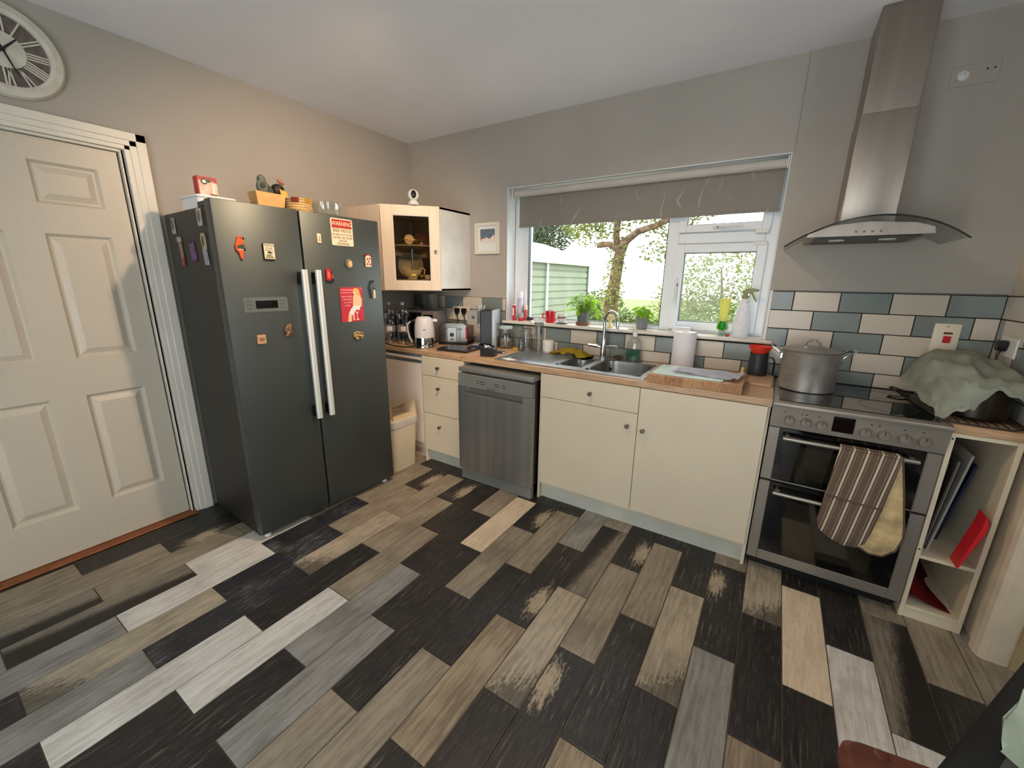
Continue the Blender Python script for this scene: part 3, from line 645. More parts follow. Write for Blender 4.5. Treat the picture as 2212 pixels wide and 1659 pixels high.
def mp(name, mt, par, poly, a, b_, bev=0.0): return MB().prism(poly, 'x', a, b_, bev).build(name, mt, par, world=False)
m_cream = mat('cream_card', (236, 214, 182), .5, var=.03); m_brownp = mat('brown_print', (96, 70, 46), .6); m_redp = mat('red_print', (176, 40, 36), .5)
g = magnet('sign_magnet', 'cream and red warning sign magnet about a beer fridge', 'magnet', .649, 1.686)
mp('plate', m_cream, g, rrect(.138, .148, .008), 0, .0025); mp('banner', m_redp, g, rrect(.126, .046, .002, 2, 0, .045), .0025, .0030)
for (s_, z, sz, mt_, sx) in (('WARNING', .045, .034, m_cream, .78), ('BEER FRIDGE', .008, .025, m_brownp, .82), ('DO NOT PUT FOOD,', -.014, .0155, m_brownp, .92), ('WATER, OR OTHER', -.031, .0155, m_brownp, .92), ('SHIT IN', -.048, .0155, m_brownp, .92), ('THIS FRIDGE', -.064, .0155, m_brownp, .92)):
    text('lettering', s_, sz, mt_, g, Matrix.Translation((.0032, 0, z)) @ RF, font_sx=sx)
g = magnet('poster_magnet', 'red pin-up poster magnet with white slogan on right door', 'magnet', .675, 1.274)
m_pred = mat('poster_red', (200, 44, 58), .4, var=.08, vscale=12); m_skin = mat('poster_skin', (240, 196, 150), .5); m_hair = mat('poster_hair', (226, 176, 96), .5); m_pk = mat('poster_pink', (252, 196, 190), .5)
mp('plate', m_pred, g, rrect(.152, .205, .007), 0, .0025)
mp('hair', m_hair, g, [(.012, .09), (.03, .1), (.052, .092), (.06, .06), (.068, .03), (.05, .035), (.04, .06), (.02, .068)], .0025, .0028)
mp('figure', m_skin, g, [(.014, .082), (.026, .085), (.032, .062), (.058, .05), (.07, .03), (.066, -.01), (.05, -.02), (.03, -.018), (.02, -.005), (.005, -.01), (.008, .03), (.012, .05), (.018, .062), (.012, .07)], .0025, .0030)
mp('skirt', m_whitepl, g, [(.012, -.005), (.055, -.01), (.048, -.035), (.028, -.03), (-.005, -.065), (-.025, -.05), (-.01, -.025)], .0025, .0033)
mp('leg', m_skin, g, [(-.02, -.045), (-.03, -.06), (-.036, -.102), (-.012, -.102), (-.008, -.06)], .0025, .0031); mp('leg', m_skin, g, [(.0, -.05), (.012, -.05), (.01, -.095), (.0, -.095)], .0025, .0031)
mp('stool', m_pk, g, [(.018, -.045), (.042, -.045), (.032, -.058), (.034, -.085), (.046, -.094), (.016, -.094), (.028, -.085), (.028, -.058)], .0025, .0029)
for (s_, z, sz, y) in (('I HAVE DISCOVERED', .086, .0105, -.028), ('THE FOUNTAIN OF YOUTH', .071, .0088, -.028), ('AND IT LOOKS', .048, .0125, -.03), ('AND TASTES', .031, .0125, -.03), ('A LOT LIKE', .013, .0125, -.028), ('VODKA', -.005, .0125, -.03)):
    text('lettering', s_, sz, m_pk, g, Matrix.Translation((.0028, y, z)) @ RF, font_sx=.85)
for (y, z) in ((-.07, .096), (.07, .096)): MB().cyl((.002, y, z), (.0033, y, z), .003, n=10).build('rivet', m_chrome, g, world=False)
g = magnet('parrot_magnet', 'orange parrot magnet with green wing on left door', 'magnet', .098, 1.565)
m_or = mat('parrot_orange', (228, 92, 40), .45, var=.12, vscale=40)
mp('body', m_or, g, [(-.008, .05), (.004, .055), (.012, .048), (.012, .035), (.02, .015), (.018, -.01), (.006, -.025), (.006, -.055), (-.004, -.05), (-.008, -.02), (-.02, -.012), (-.022, .012), (-.014, .03)], 0, .010, .002)
mp('wing', mat('parrot_green', (52, 74, 52), .5, var=.2, vscale=60), g, [(-.014, .008), (.012, .018), (.018, .004), (.010, -.006), (-.012, -.004)], .010, .013, .001); mp('wing_band', m_cream, g, [(-.012, -.005), (.012, -.007), (.010, -.011), (-.01, -.009)], .010, .012)
mp('beak', m_black, g, [(.012, .05), (.021, .045), (.019, .037), (.012, .04)], .004, .011, .001); MB().sph((.011, .004, .043), .002).build('eye', m_black, g, world=False); mp('foot', m_black, g, [(.006, -.002), (.02, -.002), (.02, -.014), (.012, -.012)], .008, .012)
g = magnet('block_magnet', 'cream block magnet lettered mafia staff on left door', 'magnet', .2265, 1.556)
mp('backing', m_black, g, rrect(.054, .078, .002), 0, .010); mp('face', m_cream, g, rrect(.050, .074, .002), .010, .0115)
for (s_, z, sz) in (('MAFIA', .028, .016), ('STAFF', .014, .0125), ('PARKING', .004, .0095)): text('lettering', s_, sz, m_print, g, Matrix.Translation((.0118, 0, z)) @ RF)
mp('cap', m_print, g, [(-.012, -.004), (0, .001), (.014, -.006), (.016, -.010), (0, -.010), (-.008, -.007)], .0115, .0122); mp('silhouette', mat('olive_print', (150, 144, 104), .6), g, [(-.022, -.034), (-.012, -.012), (.006, -.012), (.022, -.034)], .0115, .0120)
g = magnet('small_magnet', 'tiny cream rectangular magnet left of the warning sign', 'magnet', .503, 1.642); mp('plate', m_cream, g, rrect(.022, .050, .002), 0, .006, .001); mp('print', mat('tan_print', (186, 150, 96), .6), g, [(-.004, -.016), (.006, -.016), (.003, .014), (-.002, .012)], .006, .0066)
g = magnet('shell_magnet', 'round grey shell magnet with yellow centre on right door', 'magnet', .675, 1.512)
mp('shell', mat('shell_grey', (120, 130, 124), .5, var=.2, vscale=50), g, [(.022*math.cos(a)*(1+.1*math.sin(3*a)), .029*math.sin(a)) for a in [i*math.pi/8 for i in range(16)]], 0, .010, .003); mp('centre', mat('shell_yellow', (226, 186, 110), .5), g, [(.003+.015*math.cos(a), .021*math.sin(a)) for a in [i*math.pi/6 for i in range(12)]], .010, .014, .002)
g = magnet('house_magnet', 'cream house-shaped magnet with red print at right', 'magnet', .810, 1.536)
mp('house', m_cream, g, [(-.019, -.037), (.019, -.037), (.019, .024), (0, .034), (-.019, .024)], 0, .008, .001); mp('roof', m_redp, g, [(-.024, .022), (0, .036), (.024, .022), (.024, .026), (0, .04), (-.024, .026)], 0, .010)
for (y, z) in ((-.008, .01), (.008, .012), (0, -.005), (-.009, -.02), (.010, -.022)): mp('print', m_redp, g, [(y-.005, z-.006), (y+.004, z-.007), (y+.006, z+.005), (y-.002, z+.007)], .008, .009)
g = magnet('phone_box_magnet', 'red telephone box magnet with a small red guard figure', 'magnet', .5405, 1.447)
mp('box', m_red, g, [(-.021, -.034), (.009, -.034), (.009, .028), (.002, .034), (-.014, .034), (-.021, .028)], 0, .012, .002); mp('window', mat('pale_red', (226, 96, 80), .4), g, rrect(.018, .036, .002, 2, -.006, .0), .012, .013)
mp('guard', mat('guard_red', (196, 52, 40), .5), g, [(.009, -.02), (.021, -.02), (.02, .004), (.011, .006)], 0, .013, .001); MB().ell((.007, .015, .013), (.005, .005, .009)).build('bearskin', m_black, g, world=False); mp('plinth', m_black, g, [(-.022, -.036), (.023, -.036), (.022, -.024), (.012, -.032), (-.022, -.032)], 0, .014)
g = magnet('bird_magnet', 'grey and white bird magnet on a cream post', 'magnet', .828, 1.362)
mp('body', mat('bird_grey', (84, 92, 98), .5, var=.15, vscale=60), g, [(-.008, .045), (.010, .047), (.014, .036), (.012, .02), (.004, .008), (-.003, -.055), (-.012, -.056), (-.014, .0), (-.021, .004), (-.017, .022)], 0, .010, .002); mp('crest', m_black, g, [(-.012, .045), (-.004, .055), (.014, .056), (.012, .044)], 0, .011, .001)
mp('post', m_cream, g, [(.0, -.054), (.013, -.053), (.014, .0), (.002, .004)], 0, .012, .001); mp('claw', m_black, g, [(-.002, .003), (.008, .010), (.018, .0), (.016, -.004)], .008, .0135); mp('beak', mat('beak_yellow', (220, 180, 100), .5), g, [(.012, .046), (.017, .040), (.013, .036)], .004, .010)
def lump(name, label, y, z, rx, rz, col, seed, gt='magnets on the fridge front'):
    q = magnet(name, label, 'magnet', y, z, gt); rg = random.Random(seed); mbx = MB()
    for i in range(11): a = rg.uniform(0, 6.28); rr_ = rg.uniform(0, 1); mbx.ell((rg.uniform(.003, .009), rx*rr_*math.cos(a), rz*rr_*math.sin(a)), (rg.uniform(.004, .007), rg.uniform(.25, .42)*rx, rg.uniform(.25, .42)*rz), (rg.uniform(-.6, .6), 0, 0), 10, 7)
    mbx.ell((.003, 0, 0), (.005, rx*.8, rz*.85)); mbx.build('relief', mat('lump_'+name, col, .35, .45, var=.35, vscale=70), q, world=False); return q
lump('cluster_magnet', 'gold lumpy figure cluster magnet low on right door', .697, 1.088, .040, .026, (206, 168, 108), 3)
lump('figure_magnet', 'bronze standing figure magnet beside the long handles', .282, 1.154, .022, .038, (170, 132, 100), 5)
g = magnet('tile_magnet', 'square terracotta tile magnet with oval emblem on left door', 'magnet', .1365, 1.120); mp('tile', mat('terracotta', (206, 160, 116), .6, var=.1, vscale=60), g, rrect(.042, .046, .002), 0, .008, .002); mp('emblem', mat('emblem_brown', (150, 112, 78), .6), g, [(.014*math.cos(a), .010*math.sin(a)) for a in [i*math.pi/8 for i in range(16)]], .008, .010, .001)
# magnets on the fridge side (face the door): local plane y = .004, facing -y
def smag(name, label, x, z): return thing(name, label, 'magnet', FM @ Vector((x-.676, .003, z)), -.0452, 'magnets on the fridge side')
def sp_(name, mt, par, poly, a, b_, bev=0.0): return MB().prism(poly, 'y', -b_, -a, bev).build(name, mt, par, world=False)
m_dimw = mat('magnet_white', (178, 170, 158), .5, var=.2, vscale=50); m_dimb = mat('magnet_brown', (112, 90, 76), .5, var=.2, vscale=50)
g = smag('frame_magnet', 'small white framed magnet at the back of the fridge side', .18, 1.682); sp_('frame', m_dimw, g, rrect(.042, .078, .004), 0, .006, .001); sp_('picture', m_dimb, g, rrect(.026, .052, .003, 2, 0, .006), .006, .0068)
g = smag('frame_magnet', 'small white oval-framed magnet nearest the fridge hinge', .538, 1.700); sp_('frame', m_dimw, g, rrect(.050, .078, .005), 0, .006, .001); sp_('picture', m_dimb, g, [(.014*math.cos(a), .004+.026*math.sin(a)) for a in [i*math.pi/8 for i in range(16)]], .006, .007)
g = smag('doll_magnet', 'white-hatted figure magnet with red skirt on fridge side', .235, 1.552); sp_('hat', m_dimw, g, rrect(.046, .026, .006, 3, -.004, .06), 0, .008, .001); sp_('torso', mat('magnet_tan', (150, 116, 96), .5), g, [(-.014, .045), (.014, .045), (.02, -.03), (-.008, -.03)], 0, .007, .001); sp_('skirt', mat('magnet_red', (140, 60, 62), .5), g, [(-.012, -.03), (.02, -.03), (.02, -.072), (-.014, -.068)], 0, .008, .001)
g = smag('butterfly_magnet', 'purple ragged felt magnet in the middle of fridge side', .387, 1.551); sp_('felt', mat('magnet_purple', (122, 88, 128), .8, var=.2, vscale=60), g, [(-.03, .05), (0, .035), (.025, .05), (.028, .01), (.038, -.03), (.02, -.05), (.012, -.03), (0, -.05), (-.012, -.03), (-.024, -.05), (-.03, -.01)], 0, .005, .001)
g = smag('angel_magnet', 'long pale gowned figure magnet with dark hair loop', .543, 1.556); sp_('gown', mat('magnet_grey', (160, 158, 166), .6, var=.15, vscale=60), g, [(-.02, .0), (.016, .0), (.026, -.073), (-.012, -.073)], 0, .009, .002); sp_('hair', mat('magnet_blond', (176, 158, 122), .5), g, [(-.026, .05), (-.012, .073), (.016, .073), (.026, .045), (.022, 0), (-.014, 0)], 0, .008, .001); sp_('face', mat('magnet_dark', (66, 46, 42), .5), g, [(.001+.010*math.cos(a), .035+.024*math.sin(a)) for a in [i*math.pi/6 for i in range(12)]], .008, .009)

# things standing on top of the fridge
ZF = 1.746
tb_ = thing('food_tub', 'white lidded plastic tub under the gift box', 'tub', (.40, -1.775, ZF))
MB().prism(rrect(.20, .17, .02, 4, .40, -1.775), 'z', ZF, ZF+.052, .003).build('tub', m_whitepl, tb_); MB().prism(rrect(.212, .182, .022, 4, .40, -1.775), 'z', ZF+.052, ZF+.064, .003).build('lid', m_whitepl, tb_)
gx = thing('gift_box', 'small red and pink product box with green round emblem', 'box', (.42, -1.785, ZF+.064), -.05)
m_gb = mat('giftbox_print', (222, 150, 132), .5, var=.3, vscale=28, col2=(240, 206, 196)); m_gbr = mat('giftbox_red', (176, 44, 36), .5)
MB().box(-.025, .025, -.041, .041, 0, .092, .001).build('carton', m_gb, gx, world=False)
MB().box(-.0253, .0253, -.0415, -.036, 0, .0925).build('red_edge', m_gbr, gx, world=False)
mp('top_band', m_gbr, gx, [(-.041, .092), (-.041, .072), (-.01, .082), (.01, .078), (.041, .066), (.041, .092)], .0253, .0258)
MB().torus((.0262, -.013, .070), .011, .003, (1, 0, 0), 18, 6).build('emblem_ring', mat('emblem_green', (46, 82, 44), .5), gx, world=False); MB().cyl((.0255, -.013, .070), (.0265, -.013, .070), .009, n=16).build('emblem', m_whitepl, gx, world=False)
MB().cyl((.0255, .008, .075), (.0262, .008, .075), .009, n=14).build('seal', mat('emblem_dark', (60, 74, 60), .5), gx, world=False)
mp('bottle_print', m_cream, gx, rrect(.012, .05, .004, 2, .024, .038), .0253, .0258); mp('base_print', m_brownp, gx, rrect(.03, .012, .002, 2, .022, .010), .0253, .0259)
pl = thing('planter_box', 'tan tapered wooden planter box on the fridge', 'planter', (.43, -1.483, ZF))
m_tan = mat('planter_tan', (232, 182, 118), .6, var=.08, vscale=25)
pb = MB()
def frus(mbo, xa, xb, ya, yb, z0, z1, t_):
    lo = [(xa+t_, ya+t_), (xb-t_, ya+t_), (xb-t_, yb-t_), (xa+t_, yb-t_)]; hi = [(xa, ya), (xb, ya), (xb, yb), (xa, yb)]; ii = [(xa+.008, ya+.008), (xb-.008, ya+.008), (xb-.008, yb-.008), (xa+.008, yb-.008)]
    A = [mbo.bm.verts.new((x, y, z0)) for x, y in lo]; B = [mbo.bm.verts.new((x, y, z1)) for x, y in hi]; C_ = [mbo.bm.verts.new((x, y, z1)) for x, y in ii]; D = [mbo.bm.verts.new((x, y, z1-.03)) for x, y in ii]
    mbo.bm.faces.new(A); mbo.bridge(A, B); mbo.bridge(B, C_); mbo.bridge(C_, D); mbo.bm.faces.new(D)
frus(pb, .385, .475, -1.575, -1.415, ZF, ZF+.130, .018); pb.build('box', m_tan, pl, smooth=0)
bd = thing('bird_figurine', 'grey stone bird figurine standing in the planter', 'figurine', (.43, -1.505, ZF+.10))
MB().ell((.43, -1.510, ZF+.155), (.028, .034, .045), (.25, 0, 0)).ell((.43, -1.515, ZF+.195), (.021, .022, .028), (.1, 0, 0)).build('body', mat('stone_grey', (110, 116, 108), .75, var=.15, vscale=30), bd)
MB().ell((.455, -1.522, ZF+.165), (.006, .014, .016)).ell((.457, -1.485, ZF+.145), (.005, .014, .025), (.3, 0, 0)).build('wing', mat('stone_dark', (66, 68, 62), .8), bd); MB().ell((.44, -1.533, ZF+.198), (.006, .009, .005)).build('beak', mat('stone_dark', (66, 68, 62)), bd); MB().box(.405, .455, -1.53, -1.47, ZF+.100, ZF+.118, .004).build('base', mat('stone_dark', (66, 68, 62)), bd)
dk = thing('toucan_figurine', 'black bird figurine with big yellow beak in the planter', 'figurine', (.43, -1.44, ZF+.10))
MB().ell((.432, -1.442, ZF+.155), (.026, .026, .033)).ell((.434, -1.425, ZF+.172), (.022, .028, .018), (-.3, 0, 0)).ell((.43, -1.446, ZF+.127), (.02, .020, .026)).build('body', mat('toucan_black', (34, 32, 30), .5, var=.2), dk)
MB().prism([(-1.437, ZF+.165), (-1.415, ZF+.152), (-1.395, ZF+.152), (-1.392, ZF+.135), (-1.402, ZF+.115), (-1.43, ZF+.118), (-1.433, ZF+.14)], 'x', .440, .462, .004).build('beak', mat('toucan_yellow', (218, 176, 70), .5), dk)
MB().ell((.44, -1.415, ZF+.203), (.012, .022, .012), (-.5, 0, 0)).build('hat', mat('toucan_pink', (170, 110, 92), .6), dk)
bk = thing('woven_basket', 'round coiled basket with coloured patches on the fridge', 'basket', (.46, -1.335, ZF))
pr = []
for i in range(9):
    zc = .008+.0135*i; pr += [(.074, zc-.0065), (.080, zc), (.074, zc+.0065)]
MB().lathe([(0, 0)]+pr+[(.068, .122), (.066, .02), (0, .018)], (.46, -1.335, ZF), 32).build('coils', mat('basket_straw', (226, 190, 136), .8, var=.25, vscale=18, bump=.3, bscale=120), bk)
for (a, z, c_, w_) in ((-.75, .11, (160, 70, 48), .5), (.1, .11, (228, 180, 78), .45), (.25, .075, (236, 210, 150), .35), (.15, .035, (196, 74, 50), .42), (-.9, .03, (90, 70, 60), .35)):
    MB().grid(lambda u, v: (.46+.0812*math.cos(a+w_*(u-.5)), -1.335+.0812*math.sin(a+w_*(u-.5)), ZF+z-.013+.026*v), 8, 2, .001).build('patch', mat('basket_patch_%d' % c_[0], c_, .7), bk)
gbw = thing('glass_bowl', 'clear glass mixing bowl at the right of the fridge top', 'bowl', (.46, -1.16, ZF))
MB().lathe([(0, .0), (.05, .0), (.075, .02), (.088, .07), (.094, .122), (.098, .126), (.092, .128), (.086, .072), (.072, .024), (.048, .006), (0, .006)], (.46, -1.16, ZF), 36).build('bowl', m_glass, gbw)

# ------------------------------------------------------------------ corner wall cabinet
CS, CD_, CZ0, CZ1 = .672, .3675, 1.342, 1.953
cc = thing('corner_cabinet', 'birch corner wall cabinet with a glass door', 'cabinet', (.3, -.3, CZ0))
pent = [(.002, -.002), (.002, -CS), (CD_, -CS), (CS, -CD_), (CS, -.002)]
MB().prism(pent, 'z', CZ1-.016, CZ1).build('top_board', m_cabpink, cc, smooth=0); MB().prism(pent, 'z', CZ0, CZ0+.016).build('bottom_board', m_cabpink, cc, smooth=0)
bx('side_panel', m_cabpink, cc, .002, CD_, -CS, -CS+.016, CZ0+.016, CZ1-.016); bx('side_panel', mat('window_lit_panel', (226, 228, 226), .4), cc, CS-.016, CS, -CD_, -.002, CZ0, CZ1, .001)  # right panel: cool window light painted in as a whiter colour
m_cin = mat('cabinet_inside', (196, 178, 150), .6)
bx('back_panel', m_cin, cc, .002, .014, -CS+.016, -.014, CZ0+.016, CZ1-.016); bx('back_panel', m_cin, cc, .014, CS-.016, -.014, -.002, CZ0+.016, CZ1-.016)
# diagonal door: local u along the diagonal, w outwards
CM = Matrix.Translation((CD_, -CS, 0)) @ Matrix.Rotation(math.pi/4, 4, 'Z')
def cbx(name, mt, par, u0, u1, w0, w1, z0, z1, b=0.0):
    return MB().box(u0, u1, -w1, -w0, z0, z1, b).xform(CM).build(name, mt, par)
DL = math.hypot(CS-CD_, CS-CD_)
dmb = MB()
for q in ((.006, .0915, 1.346, 1.949), (.3545, DL-.004, 1.346, 1.949), (.0915, .3545, 1.346, 1.4145), (.0915, .3545, 1.8815, 1.949)): dmb.box(q[0], q[1], -.018, -.0, q[2], q[3], .0015)
door = dmb.xform(CM).build('door', m_cabpink, cc)
for q in ((.0915, .0955, 1.4145, 1.8815), (.3505, .3545, 1.4145, 1.8815), (.0955, .3505, 1.4145, 1.4185), (.0955, .3505, 1.8775, 1.8815)): cbx('bead', m_whitepl, door, q[0], q[1], .002, .014, q[2], q[3])
cbx('pane', glass('cabinet_pane', (238, 232, 220), .10, .02), door, .0955, .3505, .007, .010, 1.4185, 1.8775)
kb = MB().lathe([(0, 0), (.006, 0), (.005, .012), (.010, .018), (.011, .024), (.008, .028), (0, .029)], n=16).xform(CM @ Matrix.Translation((.394, -.018, 1.633)) @ Matrix.Rotation(math.pi/2, 4, 'X')).build('knob', m_chrome, door)
# carousel inside
cpx, cpy = .335, -.335
cr = MB().cyl((cpx, cpy, CZ0+.016), (cpx, cpy, CZ1-.016), .008, n=12).build('carousel_pole', m_chrome, cc)
m_brass = mat('brass', (220, 180, 110), .25, .9)
for z in (1.418, 1.676):
    t_ = MB().cyl((cpx, cpy, z), (cpx, cpy, z+.008), .20, n=40).build('carousel_tray', m_cin, cc)
    MB().torus((cpx, cpy, z+.042), .198, .003, n=48, k=6).build('rail', m_brass, t_)
    for i in range(6): a = i*math.pi/3-.6; MB().cyl((cpx+.198*math.cos(a), cpy+.198*math.sin(a), z), (cpx+.198*math.cos(a), cpy+.198*math.sin(a), z+.05), .004, n=8).build('rail_post', m_brass, t_)
def cpt(u, off): v = CM @ Vector((u, off, 0)); return v.x, v.y
# contents of the cabinet
x_, y_ = cpt(.20, .20)
q = thing('tea_plate', 'pale round plate leaning on the upper cabinet rail', 'plate', (x_, y_, 1.684)); n_ = Vector((1, -1, .25)).normalized()
o = MB().lathe([(0, 0), (.026, .001), (.034, .006), (.036, .008), (.030, .005), (0, .003)], n=28).xform(Matrix.Translation((cpt(.20, .095)[0], cpt(.20, .095)[1], 1.722)) @ n_.to_track_quat('Z', 'Y').to_matrix().to_4x4()).build('plate', mat('plate_cream', (240, 216, 180), .3), q)
x_, y_ = cpt(.29, .17); q = thing('brown_bowl', 'upturned brown bowl on the upper cabinet tray', 'bowl', (x_, y_, 1.684)); MB().lathe([(.082, 0), (.080, .02), (.062, .06), (.035, .085), (.02, .09), (0, .09)], (x_, y_, 1.6845), 28).build('bowl', mat('brown_ceramic', (98, 58, 46), .35, var=.15), q)
x_, y_ = cpt(.215, .12); q = thing('gravy_boat', 'cream gravy boat with looped handle in the cabinet', 'gravy boat', (x_, y_, 1.427))
gm = MB(); prev = None
for (s_, z) in ((.55, 0), (.62, .006), (.5, .012), (.8, .03), (1.0, .055), (1.08, .07)):
    cur = []
    for i in range(24):
        a = 2*math.pi*i/24; u = .066*s_*math.cos(a); w_ = .034*s_*math.sin(a)
        if math.cos(a) < -.4 and z > .02: u -= .02*(-.4-math.cos(a))*s_
        v = CM.to_3x3() @ Vector((u, w_, 0)); cur.append(gm.bm.verts.new((x_+v.x, y_+v.y, 1.4265+z+(.012*max(0, -math.cos(a)) if z > .05 else 0))))
    if prev: gm.bridge(prev, cur)
    else: gm.bm.faces.new(cur)
    prev = cur
gm.build('boat', mat('boat_cream', (236, 218, 186), .28), q)
hv = [CM.to_3x3() @ Vector((u, 0, 0)) for u in (.05, .075, .095, .09, .06)]
MB().tube([(x_+v.x, y_+v.y, 1.4265+z) for v, z in zip(hv, (.07, .09, .075, .04, .018))], .005, 8).build('handle', mat('boat_cream', (236, 218, 186)), q)
x_, y_ = cpt(.20, .28); q = thing('serving_plate', 'grey serving plate standing behind the gravy boat', 'plate', (x_, y_, 1.427)); MB().lathe([(0, 0), (.07, .002), (.10, .012), (.102, .015), (.07, .006), (0, .004)], n=32).xform(Matrix.Translation((x_, y_, 1.535)) @ Vector((1, -1, .2)).normalized().to_track_quat('Z', 'Y').to_matrix().to_4x4()).build('plate', mat('plate_grey', (140, 132, 112), .35), q)
x_, y_ = cpt(.33, .11); q = thing('small_cup', 'cream cup beside the gravy boat', 'cup', (x_, y_, 1.427)); MB().lathe([(0, 0), (.016, 0), (.024, .02), (.026, .035), (.023, .034), (.02, .012), (0, .008)], (x_, y_, 1.4265), 20).build('cup', mat('boat_cream', (236, 218, 186)), q)
# indoor camera on the cabinet
icx, icy = .545, -.50
ic = thing('security_camera', 'white ball-shaped indoor camera on the corner cabinet', 'camera', (icx, icy, CZ1))
MB().lathe([(0, 0), (.037, 0), (.039, .006), (.034, .022), (.022, .032), (0, .033)], (icx, icy, CZ1), 28).build('base', m_whitepl, ic)
MB().sph((icx, icy, CZ1+.068), .040, 24, 16).build('ball', m_whitepl, ic)
fd = Vector((.72, -.65, -.02)).normalized()
o = MB().ell((0, 0, .0), (.020, .028, .0125)).xform(Matrix.Translation(Vector((icx, icy, CZ1+.070))+fd*.031) @ fd.to_track_quat('Z', 'Y').to_matrix().to_4x4()).build('face', m_blackgl, ic)
MB().sph(Vector((icx, icy, CZ1+.074))+fd*.0425, .006, 12, 8).build('lens', m_darkmet, ic)
# picture by the window
pf = thing('picture_frame', 'white framed wintry village print beside the window', 'picture', (.855, 0, 1.633))
for q in ((.732, .757, 1.633, 1.872), (.950, .975, 1.633, 1.872), (.757, .950, 1.633, 1.657), (.757, .950, 1.848, 1.872)): bx('frame', m_white_gloss, pf, q[0], q[1], -.022, -.001, q[2], q[3], .002)
bx('mount', m_whitepl, pf, .757, .950, -.010, -.001, 1.657, 1.848)
bx('print_sky', mat('print_slate', (108, 122, 136), .7, var=.15, vscale=20), pf, .784, .926, -.0112, -.0095, 1.752, 1.824); bx('print_snow', mat('print_snow', (226, 222, 216), .7), pf, .784, .926, -.0112, -.0095, 1.717, 1.752)
MB().prism([(.888, 1.735), (.925, 1.735), (.925, 1.765), (.915, 1.782), (.903, 1.765), (.888, 1.765)], 'y', -.0118, -.0110).prism([(.83, 1.735), (.862, 1.735), (.862, 1.75), (.846, 1.764), (.83, 1.75)], 'y', -.0118, -.0110).build('print_house', mat('print_house', (236, 214, 196), .7), pf, smooth=0)
MB().prism([(.787, 1.738), (.80, 1.738), (.794, 1.775)], 'y', -.0118, -.011).build('print_tree', mat('print_red', (196, 90, 70), .7), pf, smooth=0)

# wall clock over the door
ck = thing('wall_clock', 'round white wall clock with roman numerals above the door', 'clock', (.0, -2.29, 2.34))
ccy, ccz = -2.29, 2.34
MB().lathe([(.134, 0), (.178, 0), (.182, .012), (.174, .026), (.150, .030), (.136, .022), (.134, .006)], n=56).xform(Matrix.Translation((.001, ccy, ccz)) @ Matrix.Rotation(math.pi/2, 4, 'Y')).build('rim', mat('clock_white', (214, 208, 192), .6, var=.08, vscale=20), ck)
MB().cyl((.001, ccy, ccz), (.010, ccy, ccz), .136, n=48).build('dial', mat('clock_taupe', (116, 104, 98), .8, var=.2, vscale=60), ck)
MB().cyl((.010, ccy, ccz), (.013, ccy, ccz), .068, n=40).build('centre_disc', mat('clock_white', (214, 208, 192)), ck)
ROM = ['XII', 'I', 'II', 'III', 'IIII', 'V', 'VI', 'VII', 'VIII', 'IX', 'X', 'XI']
for i, rmn in enumerate(ROM):
    a = -i*math.pi/6
    R_ = Matrix.Rotation(a, 4, 'X')
    nb = MB(); wds = {'I': .010, 'V': .022, 'X': .022}; tw = sum(wds[c] for c in rmn); u = -tw/2
    for ch in rmn:
        w_ = wds[ch]; c0 = u+w_/2
        if ch == 'I': nb.box(.010, .0145, c0-.0028, c0+.0028, .068, .136)
        if ch in 'VX':
            for sg in (-1, 1):
                if ch == 'V': pts = [(c0, .068), (c0+sg*w_*.42, .136)]
                else: pts = [(c0-sg*w_*.40, .068), (c0+sg*w_*.40, .136)]
                (ya, za), (yb_, zb_) = pts; t_ = .0028
                nb.prism([(ya-t_, za), (ya+t_, za), (yb_+t_, zb_), (yb_-t_, zb_)], 'x', .010, .0145)
        u += w_
    nb.xform(Matrix.Translation((0, ccy, ccz)) @ R_).build('numeral', mat('clock_white', (214, 208, 192)), ck, smooth=0)
for (a, l_, w_) in ((-.75, .062, .0045), (-2.82, .092, .0036)):
    nb = MB().prism([(-w_, -.015), (w_, -.015), (w_*.6, l_), (0, l_+.012), (-w_*.6, l_)], 'x', .0155, .0175); nb.xform(Matrix.Translation((0, ccy, ccz)) @ Matrix.Rotation(a, 4, 'X')).build('hand', m_black, ck, smooth=0)
MB().cyl((.013, ccy, ccz), (.0195, ccy, ccz), .008, n=16).build('hub', m_black, ck)

# ------------------------------------------------------------------ cooker
KX0, KX1 = 2.9415, 3.539
ck_ = thing('electric_cooker', 'silver double-oven electric cooker with black glass hob', 'cooker', (3.24, -.3, 0))
m_ck = mat('cooker_silver', (150, 141, 130), .42, .5, var=.06, vscale=3)
bx('cabinet', m_darkmet, ck_, KX0+.002, KX1-.002, -.585, -.03, .055, .885)
bx('hob_frame', m_ck, ck_, KX0, KX1, -.640, -.03, .884, .903, .004, 2)
hg = bx('hob_glass', m_blackgl, ck_, KX0+.022, KX1-.03, -.59, -.05, .9025, .9065, .002)
for (x, y, r_) in ((3.09, -.24, .09), (3.36, -.2, .075), (3.1, -.46, .075), (3.37, -.44, .1)): MB().torus((x, y, .9066), r_, .0008, n=36, k=4).build('ring_mark', mat('hob_mark', (70, 70, 70), .5), hg)
pn = MB().prism([(-.628, .884), (-.618, .783), (-.585, .783), (-.585, .884)], 'x', KX0, KX1, .002).build('control_panel', m_ck, ck_)
MB().box(3.171, 3.246, -.629, -.60, .806, .875, .002).build('display', m_blackgl, pn)
